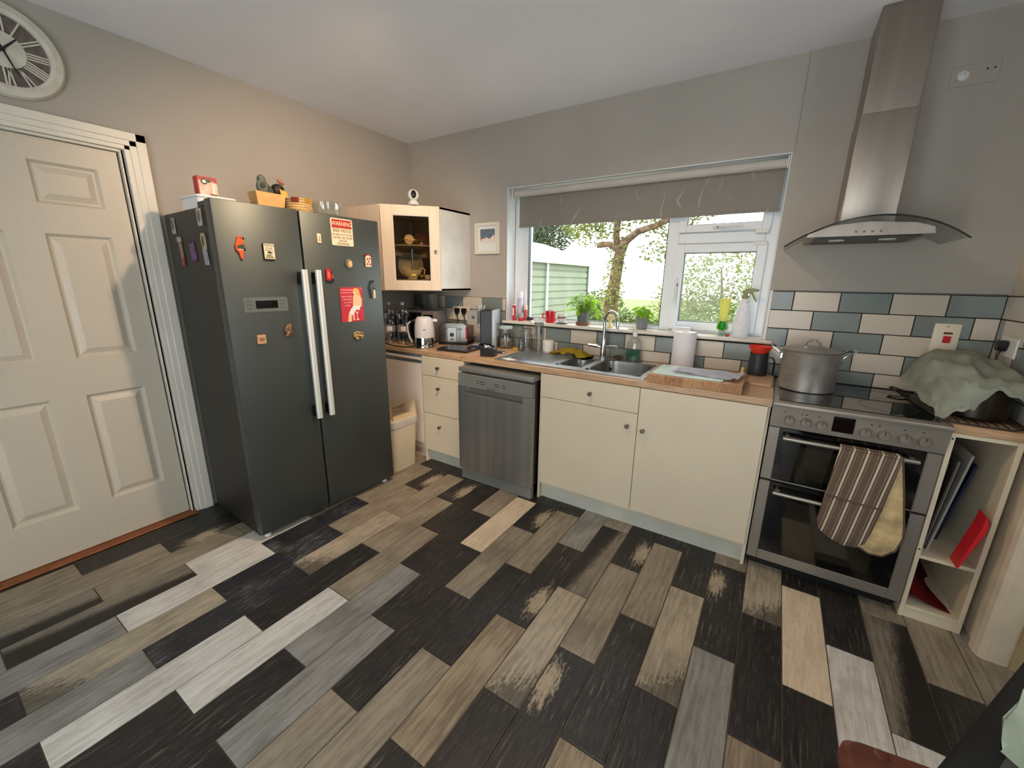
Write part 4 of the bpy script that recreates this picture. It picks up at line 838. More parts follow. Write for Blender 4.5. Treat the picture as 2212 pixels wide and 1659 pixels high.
for x in (3.014, 3.076, 3.134, 3.283, 3.344, 3.409, 3.468):
    kn = MB().lathe([(0, 0), (.022, 0), (.021, .006), (.0195, .022), (.017, .026), (0, .027)], n=22).xform(Matrix.Translation((x, -.620, .826)) @ Matrix.Rotation(math.pi/2+.1, 4, 'X')).build('knob', m_ck, pn)
    MB().box(-.0015, .0015, -.002, .002, .004, .018).xform(Matrix.Translation((x, -.648, .826))).build('pointer', m_print, kn)
for x in (2.995, 3.058, 3.075, 3.12, 3.30, 3.325, 3.405, 3.46): MB().box(x-.003, x+.003, -.6275, -.62, .858, .863).build('mark', m_print, pn)
for (z0, z1, hz) in ((.508, .777, .740), (.070, .498, .462)):
    dm = MB().box(KX0, 2.987, -.608, -.587, z0, z1, .003).box(3.491, KX1, -.608, -.587, z0, z1, .003)
    if z0 < .2: dm.box(2.987, 3.491, -.608, -.587, z0, .121, .002)
    if z0 > .2: dm.box(2.986, 3.492, -.6075, -.588, z0, z0+.006, .001)
    od = dm.build('oven_door', m_ck, ck_)
    zg0 = .1215 if z0 < .2 else z0
    MB().box(2.9872, 3.4908, -.606, -.587, zg0, z1, .001).build('door_glass', m_blackgl, od)
    MB().box(3.07, 3.41, -.6066, -.606, zg0+.04, z1-.08, 0).build('window_tint', mat('oven_window', (34, 30, 22), .08, coat=.5), od)
    MB().cyl((3.003, -.648, hz), (3.467, -.648, hz), .009, n=14).build('handle', mat('oven_handle', (190, 182, 168), .3, .85), od)
    for x in (3.02, 3.45): MB().box(x-.008, x+.008, -.648, -.606, hz-.007, hz+.007, .002).build('handle_mount', m_ck, od)
bx('plinth', m_black, ck_, KX0+.01, KX1-.01, -.54, -.05, 0, .056)
# oven gloves over the handle
og = thing('oven_gloves', 'brown striped double oven glove hung on the top oven handle', 'oven glove', (3.31, -.66, .3))
def stripe_mat():
    mt, t, b = nt('striped_cloth'); N = t.nodes; L = t.links
    tc = N.new('ShaderNodeTexCoord'); sx = N.new('ShaderNodeSeparateXYZ'); L.new(tc.outputs['Object'], sx.inputs[0])
    ma = N.new('ShaderNodeMath'); ma.operation = 'MULTIPLY'; ma.inputs[1].default_value = 21.5; L.new(sx.outputs[0], ma.inputs[0])
    sk_ = N.new('ShaderNodeMath'); sk_.operation = 'MULTIPLY_ADD'; sk_.inputs[1].default_value = -2.6; L.new(sx.outputs[2], sk_.inputs[0]); L.new(ma.outputs[0], sk_.inputs[2])
    fr_ = N.new('ShaderNodeMath'); fr_.operation = 'FRACT'; L.new(sk_.outputs[0], fr_.inputs[0])
    cr_ = N.new('ShaderNodeValToRGB'); cr_.color_ramp.interpolation = 'CONSTANT'; e = cr_.color_ramp.elements
    e[0].position = 0; e[0].color = (*lin((104, 84, 70)), 1); e[1].position = .40; e[1].color = (*lin((150, 130, 108)), 1)
    for (p, c) in ((.46, (92, 74, 62)), (.60, (206, 190, 164)), (.76, (92, 74, 62)), (.88, (150, 130, 108)), (.93, (104, 84, 70))):
        q = e.new(p); q.color = (*lin(c), 1)
    L.new(fr_.outputs[0], cr_.inputs[0]); L.new(cr_.outputs[0], b.inputs['Base Color']); b.inputs['Roughness'].default_value = .95
    n2 = N.new('ShaderNodeTexNoise'); n2.inputs['Scale'].default_value = 400; bp = N.new('ShaderNodeBump'); bp.inputs['Strength'].default_value = .4; bp.inputs['Distance'].default_value = .002
    L.new(n2.outputs['Fac'], bp.inputs['Height']); L.new(bp.outputs['Normal'], b.inputs['Normal']); return mt
gA = [(3.209, .752), (3.412, .752), (3.402, .64), (3.388, .50), (3.375, .40), (3.362, .335), (3.335, .306), (3.29, .302), (3.235, .322), (3.197, .352), (3.184, .395), (3.193, .53)]
def pad(poly, y0, y1, bulge, name, mt, par):
    """quilted pad: outline with rounded, slightly puffed faces"""
    cx = sum(p[0] for p in poly)/len(poly); cz = sum(p[1] for p in poly)/len(poly); mbo = MB(); n = len(poly); rings = []
    for (k, yy) in ((.0, (y0+y1)/2), (.04, y0+.002), (.25, y0-bulge*.7), (.6, y0-bulge)):
        rings.append([mbo.bm.verts.new((x+(cx-x)*k, yy, z+(cz-z)*k)) for x, z in poly])
    for i in range(3): mbo.bridge(rings[i], rings[i+1])
    mbo.bm.faces.new(rings[-1])
    back = [mbo.bm.verts.new((x, y1, z)) for x, z in poly]; mbo.bridge(back, rings[0]); mbo.bm.faces.new(back)
    return mbo.build(name, mt, par)
ms = stripe_mat()
gl_ = pad(gA, -.676, -.664, .004, 'striped_mitt', ms, og)
MB().tube([(3.194, -.681, .530), (3.25, -.6835, .526), (3.32, -.6835, .52), (3.387, -.681, .515)], .004, 8).build('pocket_hem', mat('cloth_brown', (96, 78, 66), .95), gl_)
MB().box(3.210, 3.411, -.676, -.626, .748, .757, .004).build('fold_over_handle', ms, og)
gB = [(3.225, .752), (3.412, .752), (3.44, .62), (3.47, .46), (3.478, .40), (3.466, .335), (3.43, .294), (3.385, .290), (3.34, .312), (3.31, .36), (3.28, .5)]
pad(gB, -.660, -.652, .002, 'quilted_mitt', mat('quilted_cream', (222, 192, 140), .95, var=.22, vscale=16, bump=.5, bscale=45), og)
MB().tube([(x, -.657, z) for x, z in gB[1:9]], .004, 8).build('binding', mat('cloth_brown', (96, 78, 66)), og)
# stock pot
px, py = 3.072, -.262
po = thing('stock_pot', 'large steel stock pot with lid on the hob', 'pot', (px, py, .907))
m_pot = mat('pot_steel', (172, 166, 158), .42, .6, var=.14, vscale=14)
MB().lathe([(0, 0), (.117, 0), (.122, .004), (.122, .19), (.126, .197), (.119, .199), (.117, .012), (0, .01)], (px, py, .907), 44).build('body', m_pot, po)
lid = MB().lathe([(.124, .199), (.126, .203), (.118, .207), (.09, .213), (.04, .219), (0, .22), (0, .216), (.118, .2)], (px, py, .907), 44).build('lid', m_pot, po)
MB().tube([(px-.030, py-.01, 1.124), (px-.026, py-.01, 1.146), (px-.008, py-.01, 1.158), (px+.012, py-.01, 1.157), (px+.028, py-.01, 1.144), (px+.031, py-.01, 1.124)], .0048, 8).build('lid_handle', m_chrome, lid)
for sg in (-1, 1):
    d_ = Vector((.94*sg, -.34*sg*0+.12, 0)).normalized(); t_ = Vector((-d_.y, d_.x, 0)); c0 = Vector((px, py, 0))
    P = [c0+d_*.120+t_*(-.035)+Vector((0, 0, 1.075)), c0+d_*.145+t_*(-.042)+Vector((0, 0, 1.10)), c0+d_*.172+t_*(-.036)+Vector((0, 0, 1.118)), c0+d_*.178+Vector((0, 0, 1.122)), c0+d_*.172+t_*.036+Vector((0, 0, 1.118)), c0+d_*.145+t_*.042+Vector((0, 0, 1.10)), c0+d_*.120+t_*.035+Vector((0, 0, 1.075))]
    h_ = MB().tube(P, .0042, 8).build('handle', m_chrome, po)
    for s2 in (-1, 1):
        q = c0+d_*.121+t_*(.035*s2); MB().box(q.x-.006, q.x+.006, q.y-.006, q.y+.006, 1.055, 1.085, .002).build('rivet_plate', m_chrome, h_)
# cooker hood
hx = 3.17
hh = thing('cooker_hood', 'steel chimney cooker hood with curved glass canopy', 'hood', (hx, 0, 1.63))
m_hood = mat('hood_steel', (166, 156, 146), .42, 1.0, var=.08, vscale=2, stretch=(8, 8, .5))
bx('chimney', m_hood, hh, 3.083, 3.272, -.272, -.001, 1.69, H-.001, .006, 2)
bx('chimney_sleeve', m_hood, hh, 3.079, 3.276, -.277, -.001, 1.69, 2.16, .006, 2)
bd_ = MB().prism([(2.958, 1.636), (3.382, 1.636), (3.375, 1.662), (3.32, 1.682), (3.17, 1.692), (3.02, 1.682), (2.965, 1.662)], 'y', -.455, -.001, .002).build('canopy_body', m_hood, hh)
bx('filter_panel', m_darkmet, hh, 2.99, 3.35, -.42, -.05, 1.632, 1.637)
for x in (3.08, 3.26): MB().cyl((x, -.3, 1.628), (x, -.3, 1.634), .03, n=18).build('lamp_lens', m_whitepl, hh)
for i in range(4): MB().cyl((3.13+.027*i, -.4555, 1.652), (3.13+.027*i, -.459, 1.652), .005, n=10).build('button', m_chrome, hh)
def hoodg(u, v):
    s_ = (u-.5)*2; x = 3.187+.308*s_; yf = -.505+.10*s_*s_; return (x, yf+(-.004-yf)*v, 1.712-.098*s_*s_+.008*s_)
MB().grid(hoodg, 26, 6, -.006).build('glass_canopy', glass('hood_glass', (206, 212, 208), .16, .03), hh)
eg = [Vector(hoodg(i/26, 0))-Vector((0, .0015, .003)) for i in range(27)]
MB().tube(eg, .0036, 6).build('glass_edge', mat('glass_edge', (38, 44, 44), .15, coat=.5), hh)
# blank cable outlet beside the hood
cp_ = thing('cable_outlet', 'round white cable outlet on painted plate by the hood', 'wall outlet', (3.44, 0, 2.327))
bx('plate', m_wall, cp_, 3.392, 3.545, -.004, -.0005, 2.287, 2.368, .002); MB().lathe([(0, 0), (.020, 0), (.020, .006), (.016, .010), (.008, .012), (.006, .006), (0, .006)], n=20).xform(Matrix.Translation((3.432, -.004, 2.327)) @ Matrix.Rotation(math.pi/2, 4, 'X')).build('rose', m_whitepl, cp_)
for x in (3.505, 3.528): MB().cyl((x, -.0045, 2.341), (x, -.003, 2.341), .004, n=10).build('screw_hole', m_black, cp_)
# cooker switch plate
cs2 = thing('cooker_switch', 'cream cooker switch plate with red rocker on the tiles', 'switch', (3.60, -.0092, 1.11))
bx('plate', mat('switch_cream', (232, 222, 198), .4), cs2, 3.553, 3.648, -.0172, -.0094, 1.11, 1.256, .003, 2)
bx('rocker', mat('rocker_red', (196, 24, 46), .3), cs2, 3.592, 3.620, -.0215, -.0172, 1.164, 1.197, .002); bx('neon', mat('neon_dark', (96, 30, 30), .3), cs2, 3.590, 3.622, -.0185, -.0172, 1.206, 1.215)
for z in (1.124, 1.243): MB().cyl((3.600, -.0172, z), (3.600, -.0182, z), .004, n=10).build('screw', m_chrome, cs2)
# socket and plug on the right wall
s2_ = thing('wall_socket', 'white socket on the right-hand tiled wall', 'socket', (3.766, -.175, 1.14))
bx('plate', m_whitepl, s2_, 3.758, 3.7665, -.25, -.10, 1.135, 1.221, .003)
pg = thing('power_plug', 'black plug in the socket on the right-hand wall', 'plug', (3.757, -.164, 1.18))
MB().prism([(-.186, 1.205), (-.142, 1.205), (-.138, 1.185), (-.148, 1.160), (-.180, 1.160), (-.190, 1.185)], 'x', 3.728, 3.7575, .004).build('body', m_black, pg); MB().tube([(3.742, -.164, 1.162), (3.738, -.165, 1.14), (3.736, -.175, 1.115), (3.735, -.19, 1.09)], [.007, .005, .0035, .0035], 8).build('cable', m_black, pg)

# ------------------------------------------------------------------ right worktop, open shelf unit
tag(MB().box(3.544, 3.7645, -.597, -.011, .870, .905, .003).build('worktop', m_oak), 'short oak-effect worktop right of the cooker', 'worktop')
shf = thing('shelf_unit', 'narrow open cream shelf unit right of the cooker', 'shelf', (3.645, -.3, 0))
m_shl = mat('shelf_cream', (222, 208, 180), .5, var=.03)
bx('side_panel', m_shl, shf, 3.546, 3.562, -.59, -.02, 0, .869, .001); bx('side_panel', m_shl, shf, 3.728, 3.744, -.59, -.02, 0, .869, .001)
for (z, nm) in ((.045, 'bottom_shelf'), (.298, 'middle_shelf'), (.853, 'top_panel')): bx(nm, m_shl, shf, 3.562, 3.728, -.589, -.02, z, z+.016, .001)
bx('back_panel', mat('shelf_back', (176, 160, 140), .6), shf, 3.562, 3.728, -.03, -.022, .061, .853); bx('plinth', m_shl, shf, 3.562, 3.728, -.586, -.57, 0, .045)
for z in (.34, .845): MB().cyl((3.554, -.5905, z), (3.554, -.588, z), .004, n=10).build('screw_cap', m_print, shf)
def leaning(name, label, cat, xb, xt, th, z0, z1, ya, yb, mt, grp=None, rim_=True):
    """thin tray leaning to the right inside the shelf"""
    q = thing(name, label, cat, ((xb+xt)/2, (ya+yb)/2, z0), group=grp); dx = (xt-xb)/(z1-z0)
    MB().prism([(xb, z0), (xb+th, z0), (xt+th, z1), (xt, z1)], 'y', ya, yb, .001).build('sheet', mt, q, smooth=0)
    if rim_:
        for z in (z0+.004, z1-.004): xx = xb+dx*(z-z0); MB().tube([(xx+th+.003, ya, z), (xx+th+.003, yb, z)], .0035, 6).build('rolled_rim', mt, q)
        MB().tube([(xb+th+.003, ya, z0+.004), (xt+th+.003, ya, z1-.004)], .0035, 6).build('rolled_rim', mt, q)
    return q
m_tr1 = mat('tray_dark', (70, 64, 58), .45, .5, var=.2); m_tr2 = mat('tray_grey', (122, 116, 108), .4, .6, var=.15); m_tr3 = mat('tray_white', (150, 146, 138), .45)
leaning('baking_tray', 'dark baking tray leaning leftmost in the open shelf', 'tray', 3.567, 3.585, .003, .3145, .72, -.50, -.08, m_tr1); leaning('baking_tray', 'grey baking tray leaning second in the open shelf', 'tray', 3.578, 3.609, .003, .3145, .735, -.52, -.08, m_tr2)
leaning('chopping_mat', 'pale board leaning third in the open shelf', 'board', 3.590, 3.640, .008, .3145, .77, -.53, -.1, m_tr3, rim_=False)
leaning('plastic_tray', 'dark blue tray behind the red mat in the shelf', 'tray', 3.645, 3.70, .01, .3145, .69, -.40, -.1, mat('tray_blue', (36, 44, 84), .4), rim_=False)
q = thing('silicone_mat', 'bright red oven mat poking out of the open shelf', 'mat', (3.68, -.56, .314))
MB().prism([(3.662, .3145), (3.670, .3145), (3.714, .50), (3.712, .53), (3.700, .56), (3.696, .50)], 'y', -.62, -.54, .002).build('mat', mat('red_silicone', (212, 34, 44), .45), q, smooth=0)
q = thing('red_cloth', 'folded dark red cloth on the bottom shelf', 'cloth', (3.63, -.4, .061))
MB().grid(lambda u, v: (3.566+.145*u-.02*u*v, -.56+.44*v, .063+.002*math.sin(9*u)+(.11*(1-u)**1.3+.018*math.sin(5*v+3*u))*(.35+.65*min(1, v*2.2))*(1-.35*u)), 14, 14, .006).build('fold', mat('red_fabric', (150, 18, 24), .85, var=.15, vscale=20), q)
# wire rack, roasting pan, draped tea towel
wr = thing('wire_rack', 'black wire cooling rack under the covered pan', 'rack', (3.60, -.35, .907))
wm = MB(); z_ = .9115
wm.tube([(3.476, -.10, z_), (3.512, -.585, z_), (3.70, -.595, z_), (3.742, -.56, z_), (3.735, -.12, z_), (3.70, -.085, z_)], .0032, 6, closed=True)
for i in range(9): x = 3.51+.027*i; wm.tube([(x, -.57, z_), (x-.012, -.10, z_)], .0018, 5)
wm.tube([(3.490, -.20, z_), (3.455, -.17, z_+.012), (3.43, -.10, z_+.02), (3.44, -.075, z_+.02), (3.485, -.10, z_+.01)], .004, 6)
wm.build('wires', m_darkmet, wr)
rp = thing('roasting_pan', 'dark saucepan half hidden beneath the tea towel', 'pan', (3.645, -.40, .916))
MB().lathe([(0, 0), (.088, 0), (.095, .006), (.097, .115), (.100, .119), (.094, .12), (.09, .012), (0, .01)], (3.640, -.42, .916), 40).build('pan', mat('pan_dark', (70, 62, 54), .32, .85, var=.15), rp)
MB().lathe([(.099, .120), (.101, .124), (.06, .138), (0, .142), (0, .136), (.096, .12)], (3.640, -.42, .916), 40).build('lid', mat('pan_dark', (70, 62, 54)), rp)
tw = thing('tea_towel', 'sage green tea towel draped over the pan', 'towel', (3.61, -.3, .93))
CPT = [[(3.492, -.035, 1.005), (3.53, -.03, 1.10), (3.64, -.03, 1.135), (3.748, -.04, 1.115)],
       [(3.445, -.16, .985), (3.52, -.19, 1.115), (3.64, -.20, 1.135), (3.752, -.22, 1.11)],
       [(3.462, -.33, .975), (3.525, -.36, 1.10), (3.635, -.40, 1.098), (3.754, -.42, 1.085)],
       [(3.488, -.46, .945), (3.545, -.505, 1.03), (3.635, -.535, 1.066), (3.752, -.53, 1.05)],
       [(3.505, -.54, .918), (3.575, -.555, .945), (3.645, -.552, 1.035), (3.75, -.55, 1.01)]]
def cr1(p0, p1, p2, p3, t):
    return .5*((2*p1)+(p2-p0)*t+(2*p0-5*p1+4*p2-p3)*t*t+(3*p1-p0-3*p2+p3)*t*t*t)
def cat(rows, u):
    n = len(rows)-1; f = min(u*n, n-1e-6); i = int(f); t = f-i
    g_ = lambda k: rows[max(0, min(n, k))]
    return cr1(g_(i-1), g_(i), g_(i+1), g_(i+2), t)
def towel(u, v):
    row = [cat([Vector(p) for p in r], u) for r in CPT]; p = cat(row, v)
    w_ = .008*math.sin(17*u+9*v)+.007*math.sin(23*v-11*u+1)+.005*math.sin(41*u+5*v)+.004*math.sin(37*v+13*u); e = .010*math.sin(14*u)*max(0, v-.75)*4
    q = p+Vector((0, e, w_*(.5+.8*v))); q.x = min(q.x, 3.754); q.y = min(q.y, -.022); return q
MB().grid(towel, 44, 40, .003).build('cloth', mat('towel_sage', (202, 208, 190), .95, var=.12, vscale=12, bump=.6, bscale=350), tw, smooth=60)

# ------------------------------------------------------------------ kitchen waste bin
bn = thing('waste_bin', 'cream swing-top bin with liner beside the fridge', 'bin', (.555, -.79, 0))
m_bin = mat('bin_cream', (226, 210, 178), .45, var=.03)
def taper(mbo, cx, cy, specs, n=5):
    prev = None
    for (w, h, z, r) in specs:
        cur = [mbo.bm.verts.new((x, y, z)) for x, y in rrect(w, h, r, n, cx, cy)]
        if prev: mbo.bridge(prev, cur)
        else: mbo.bm.faces.new(cur)
        prev = cur
    mbo.bm.faces.new(prev)
bm_ = MB(); taper(bm_, .555, -.79, [(.17, .21, .002, .03), (.175, .215, .01, .035), (.21, .255, .40, .04)]); bm_.build('body', m_bin, bn)
lm = MB(); taper(lm, .555, -.79, [(.213, .258, .352, .04), (.218, .262, .36, .04), (.219, .264, .403, .04), (.205, .25, .405, .04)]); lm.build('liner', mat('liner_white', (222, 214, 200), .3, bump=.8, bscale=30, var=.08), bn)
ld = MB(); taper(ld, .555, -.79, [(.215, .26, .404, .04), (.21, .255, .42, .04)]); ld.build('lid_rim', m_bin, bn)
def flap(u, v):
    a = math.pi*(.06+.80*v); return (.562-.098*math.cos(a)*(1 if v < .5 else .9), -.905+.225*u, .42+.052*math.sin(a)+.085*v*v)
MB().grid(flap, 4, 16, .006).build('swing_lid', m_bin, bn)
for u in (0, 1):
    pts = [flap(u, i/16) for i in range(17)]+[(.655, flap(u, 0)[1], .421)]; lb_ = MB(); vs = [lb_.bm.verts.new(p) for p in pts]; lb_.bm.faces.new(vs); lb_.build('lid_end', m_bin, bn, smooth=0)

# ------------------------------------------------------------------ things on the left worktop
def bottle(x, y, lab, h=.33):
    q = thing('water_bottle', lab, 'bottle', (x, y, WZ), group='water bottles by the fridge')
    MB().lathe([(0, .0), (.045, .0), (.050, .008), (.050, .095), (.047, .10), (.047, .15), (.050, .155), (.048, .17), (.040, .195), (.043, .21), (.052, .235), (.052, .265), (.040, .292), (.020, .308), (.0145, .314), (.0145, .322)], (x, y, WZ), 28).build('bottle', m_clearpl, q)
    MB().lathe([(0, .318), (.0165, .318), (.0165, .336), (.014, .339), (0, .339)], (x, y, WZ), 18).build('cap', m_whitepl, q)
    MB().lathe([(.0505, .10), (.0512, .10), (.0512, .148), (.0505, .148)], (x, y, WZ), 28).build('label', mat('bottle_label', (150, 150, 158), .5, var=.2), q)
    d_ = Vector((.75, -.66, 0)).normalized(); c = Vector((x, y, WZ+.128)); t_ = Vector((-d_.y, d_.x, 0))
    lb_ = MB().grid(lambda u, v: c+d_*.0520*math.cos((u-.5)*.8)+t_*.0520*math.sin((u-.5)*.8)-t_*.0+Vector((0, 0, (v-.5)*.036)), 6, 2); lb_.build('barcode', m_whitepl, q)
    return q
bottle(.098, -.548, 'clear water bottle mostly hidden by the fridge edge'); bottle(.205, -.500, 'clear water bottle in front of the microwave'); bottle(.300, -.440, 'clear water bottle right beside the kettle')
kt = thing('electric_kettle', 'white and chrome jug kettle on the worktop', 'kettle', (.60, -.50, WZ))
kx, ky = .60, -.50
MB().lathe([(0, 0), (.086, 0), (.088, .004), (.086, .022), (.08, .026), (0, .026)], (kx, ky, WZ), 36).build('base', m_chrome, kt)
MB().lathe([(0, .026), (.078, .026), (.079, .032), (.076, .085), (0, .085)], (kx, ky, WZ), 36).build('steel_band', m_chrome, kt)
m_ketw = mat('kettle_white', (214, 206, 204), .32, var=.03)
bd2 = MB().lathe([(0, .085), (.076, .085), (.077, .12), (.074, .17), (.066, .222), (.062, .228), (0, .228)], (kx, ky, WZ), 36).build('jug', m_ketw, kt)
MB().lathe([(0, .228), (.058, .228), (.058, .236), (.04, .243), (0, .246)], (kx, ky, WZ), 32).build('lid', m_whitepl, kt)
rv = Vector((.74, .67, 0)); lv = -rv
MB().prism([(0, 0), (.045, .012), (.0, .045)], 'z', 0, .02).xform(Matrix.Translation(Vector((kx, ky, WZ+.205))+rv*.055) @ Matrix.Rotation(math.atan2(rv.y, rv.x)-.4, 4, 'Z')).build('spout', m_ketw, kt)
hp = [Vector((kx, ky, WZ+z))+lv*r_ for r_, z in ((.062, .216), (.095, .208), (.118, .185), (.118, .14), (.108, .09), (.088, .045), (.075, .035))]
MB().tube(hp, [.010, .011, .011, .010, .010, .010, .010], 10).build('handle', m_black, kt)
MB().tube([p+lv*.006+Vector((.004, -.006, 0)) for p in hp[1:6]], .0065, 8).build('handle_inlay', m_ketw, kt)
MB().tube([Vector((kx, ky, WZ+.008))+lv*.085, Vector((.48, -.60, WZ+.006)), Vector((.38, -.605, WZ+.006)), Vector((.28, -.58, WZ+.006)), Vector((.2, -.56, WZ+.006))], .004, 8).build('cord', m_black, kt)
fdv = Vector((.70, -.714, 0)); fpt = Vector((kx, ky, WZ+.15))+fdv*.0762
MB().box(-.011, .011, -.0006, .0006, -.0025, .0025).xform(Matrix.Translation(fpt) @ Matrix.Rotation(math.radians(45), 4, 'Z')).build('maker_mark', m_print, bd2)
q = thing('notepaper', 'folded yellow paper under the kettle cord', 'paper', (.43, -.545, WZ)); MB().grid(lambda u, v: (.37+.13*u, -.585+.07*v, WZ+.002+.006*math.sin(3*u)), 6, 3, .0015).build('sheet', mat('paper_yellow', (222, 204, 150), .8), q)
mwv = thing('microwave_oven', 'silver microwave in the corner behind the kettle', 'microwave', (.255, -.205, WZ), math.radians(19))
def lbx(name, mt, par, x0, x1, y0, y1, z0, z1, b=0.0, seg=1): return MB().box(x0, x1, y0, y1, z0, z1, b, seg).build(name, mt, par, world=False)
lbx('casing', mat('microwave_silver', (168, 168, 170), .4, .5), mwv, -.205, .205, -.13, .13, .012, .265, .004); lbx('door', m_blackgl, mwv, -.2, .085, -.142, -.13, .025, .252, .003); cpm = lbx('control_panel', m_ck, mwv, .088, .204, -.142, -.13, .014, .262, .003)
lbx('display', m_blackgl, cpm, .105, .19, -.1435, -.141, .2, .235); MB().cyl((.146, -.142, .12), (.146, -.156, .12), .02, n=18).build('dial', m_chrome, cpm, world=False)
for x in (-.18, .18):
    for y in (-.1, .1): MB().cyl((x, y, 0), (x, y, .013), .012, n=10).build('foot', m_black, mwv, world=False)
q = thing('plastic_jug', 'clear plastic tub standing on the microwave', 'tub', (.345, -.16, WZ+.266)); tj = MB(); prev = None
for (r_, z) in ((.050, 0), (.052, .004), (.062, .135), (.066, .139), (.060, .139), (.049, .008), (.0, .007)):
    if r_ == 0: break
    cur = [tj.bm.verts.new((x, y, WZ+.266+z)) for x, y in rrect(2*r_, 2*r_*.85, .018, 4, .345, -.16)]
    if prev: tj.bridge(prev, cur)
    else: tj.bm.faces.new(cur)
    prev = cur
tj.bm.faces.new(prev); tj.build('tub', glass('frosted_plastic', (224, 228, 228), .30, .35), q)
to = thing('toaster', 'chrome four-slot toaster with dark red end panel', 'toaster', (.640, -.165, WZ), math.radians(23))
m_to = mat('toaster_steel', (160, 156, 150), .25, 1.0, var=.06)
MB().prism([(-.120, .02), (-.120, .13), (-.112, .16), (-.09, .176), (.09, .176), (.112, .16), (.120, .13), (.120, .02)], 'y', -.098, .098, .004).build('body', m_to, to, world=False)
lbx('base', m_black, to, -.124, .124, -.102, .102, .0, .022, .004); lbx('end_panel', mat('toaster_red', (92, 16, 20), .3, coat=.4), to, .119, .126, -.095, .095, .022, .15, .003); lbx('red_strip', m_red, to, .108, .123, -.1015, -.097, .05, .145, .002); lbx('strip_foot', m_chrome, to, .108, .123, -.1015, -.097, .02, .05, .002)
fp = lbx('control_plate', mat('toaster_plate', (190, 190, 188), .3, .8), to, -.045, .035, -.1025, -.0975, .03, .145, .004)
MB().cyl((-.005, -.1025, .085), (-.005, -.116, .085), .016, n=20).build('dial', m_black, fp, world=False); lbx('button', m_black, fp, -.022, .012, -.104, -.102, .042, .05)
for x in (-.07, .06): lbx('lever_slot', m_black, to, x-.002, x+.002, -.0995, -.0975, .05, .14); lbx('lever', m_chrome, to, x-.016, x+.016, -.114, -.0985, .125, .137, .003)
for x in (-.055, .02):
    for y in (-.04, .05): lbx('slot', m_black, to, x-.03, x+.065, y-.012, y+.012, .1755, .177)
ds = thing('double_socket', 'cream double wall socket behind the toaster', 'socket', (.57, -.0092, 1.082)); bx('plate', mat('switch_cream', (232, 222, 198), .4), ds, .478, .664, -.017, -.0094, 1.083, 1.203, .003)
for x, lb_ in ((.538, 'black plug in the left side of the double socket'), (.616, 'black plug in the right side of the double socket')):
    q = thing('power_plug', lb_, 'plug', (x, -.017, 1.16), group='plugs behind the toaster'); MB().prism([(x-.022, 1.188), (x+.022, 1.188), (x+.026, 1.165), (x+.014, 1.138), (x-.014, 1.138), (x-.026, 1.165)], 'y', -.044, -.0172, .005).build('body', m_black, q); MB().tube([(x, -.032, 1.142), (x+.004, -.034, 1.12), (x+.012, -.034, 1.09), (x+.02, -.03, 1.06)], [.006, .0045, .0035, .0035], 8).build('cable', m_black, q)
# coffee machine
cf = thing('coffee_machine', 'black and silver capsule coffee machine', 'coffee machine', (.955, -.165, WZ), math.radians(24))
m_cfs = mat('coffee_silver', (172, 182, 190), .35, .25, var=.05)
lbx('base', m_black, cf, -.10, .085, -.145, .12, 0, .028, .004); lbx('tower', m_black, cf, -.04, .055, -.06, .12, .028, .295, .006); lbx('side_panel', m_cfs, cf, .055, .095, -.085, .12, .0, .30, .012, 3); lbx('side_panel', m_cfs, cf, -.058, -.04, -.05, .12, .16, .30, .006)
MB().prism([(-.13, .19), (-.13, .275), (-.115, .29), (-.06, .295), (-.06, .19)], 'x', -.125, -.045, .004).build('brew_head', mat('coffee_grey', (140, 138, 132), .45), cf, world=False); lbx('brew_button', m_black, cf, -.085, -.065, -.133, -.129, .235, .255)
lbx('drip_tray', m_chrome, cf, -.095, -.03, -.135, -.02, .028, .036, .003); MB().lathe([(0, .30), (.035, .30), (.042, .306), (.040, .33), (.036, .33), (.034, .308), (0, .306)], (-.05, .02, 0), 22).build('capsule_dish', m_glass, cf, world=False)
for x in (.0955,):
    for y in (-.055, -.03): MB().cyl((x, y, .09), (x, y, .2), .006, n=10).build('side_rib', m_chrome, cf, world=False)
tr = thing('scales_tray', 'flat black glass kitchen scale before the toaster', 'tray', (.880, -.425, WZ), math.radians(7)); lbx('slab', mat('scale_black', (36, 34, 36), .25), tr, -.135, .135, -.10, .10, .004, .018, .003)
for x in (-.11, .11):
    for y in (-.08, .08): MB().cyl((x, y, 0), (x, y, .005), .01, n=10).build('foot', m_black, tr, world=False)
bb = thing('capsule_box', 'small black box with crumpled foil on top', 'box', (1.212, -.49, WZ), math.radians(12)); lbx('box', mat('box_black', (30, 30, 32), .35), bb, -.052, .052, -.036, .036, 0, .058, .004)
fo = MB(); rg = random.Random(9)
for i in range(9): fo.ell((rg.uniform(-.03, .035), rg.uniform(-.02, .02), .062+rg.uniform(0, .014)), (rg.uniform(.008, .016), rg.uniform(.006, .012), rg.uniform(.004, .01)), (rg.uniform(-1, 1), rg.uniform(-1, 1), 0), 8, 6)
fo.build('foil', m_chrome, bb, world=False); lbx('latch', m_darkmet, bb, .018, .03, -.038, -.0355, .02, .032)
q = thing('foil_disc', 'crinkled silver dish beside the capsule box', 'dish', (1.20, -.33, WZ)); MB().lathe([(0, .001), (.035, .001), (.046, .006), (.044, .008), (.033, .004), (0, .004)], (1.20, -.335, WZ), 24).build('dish', m_chrome, q)
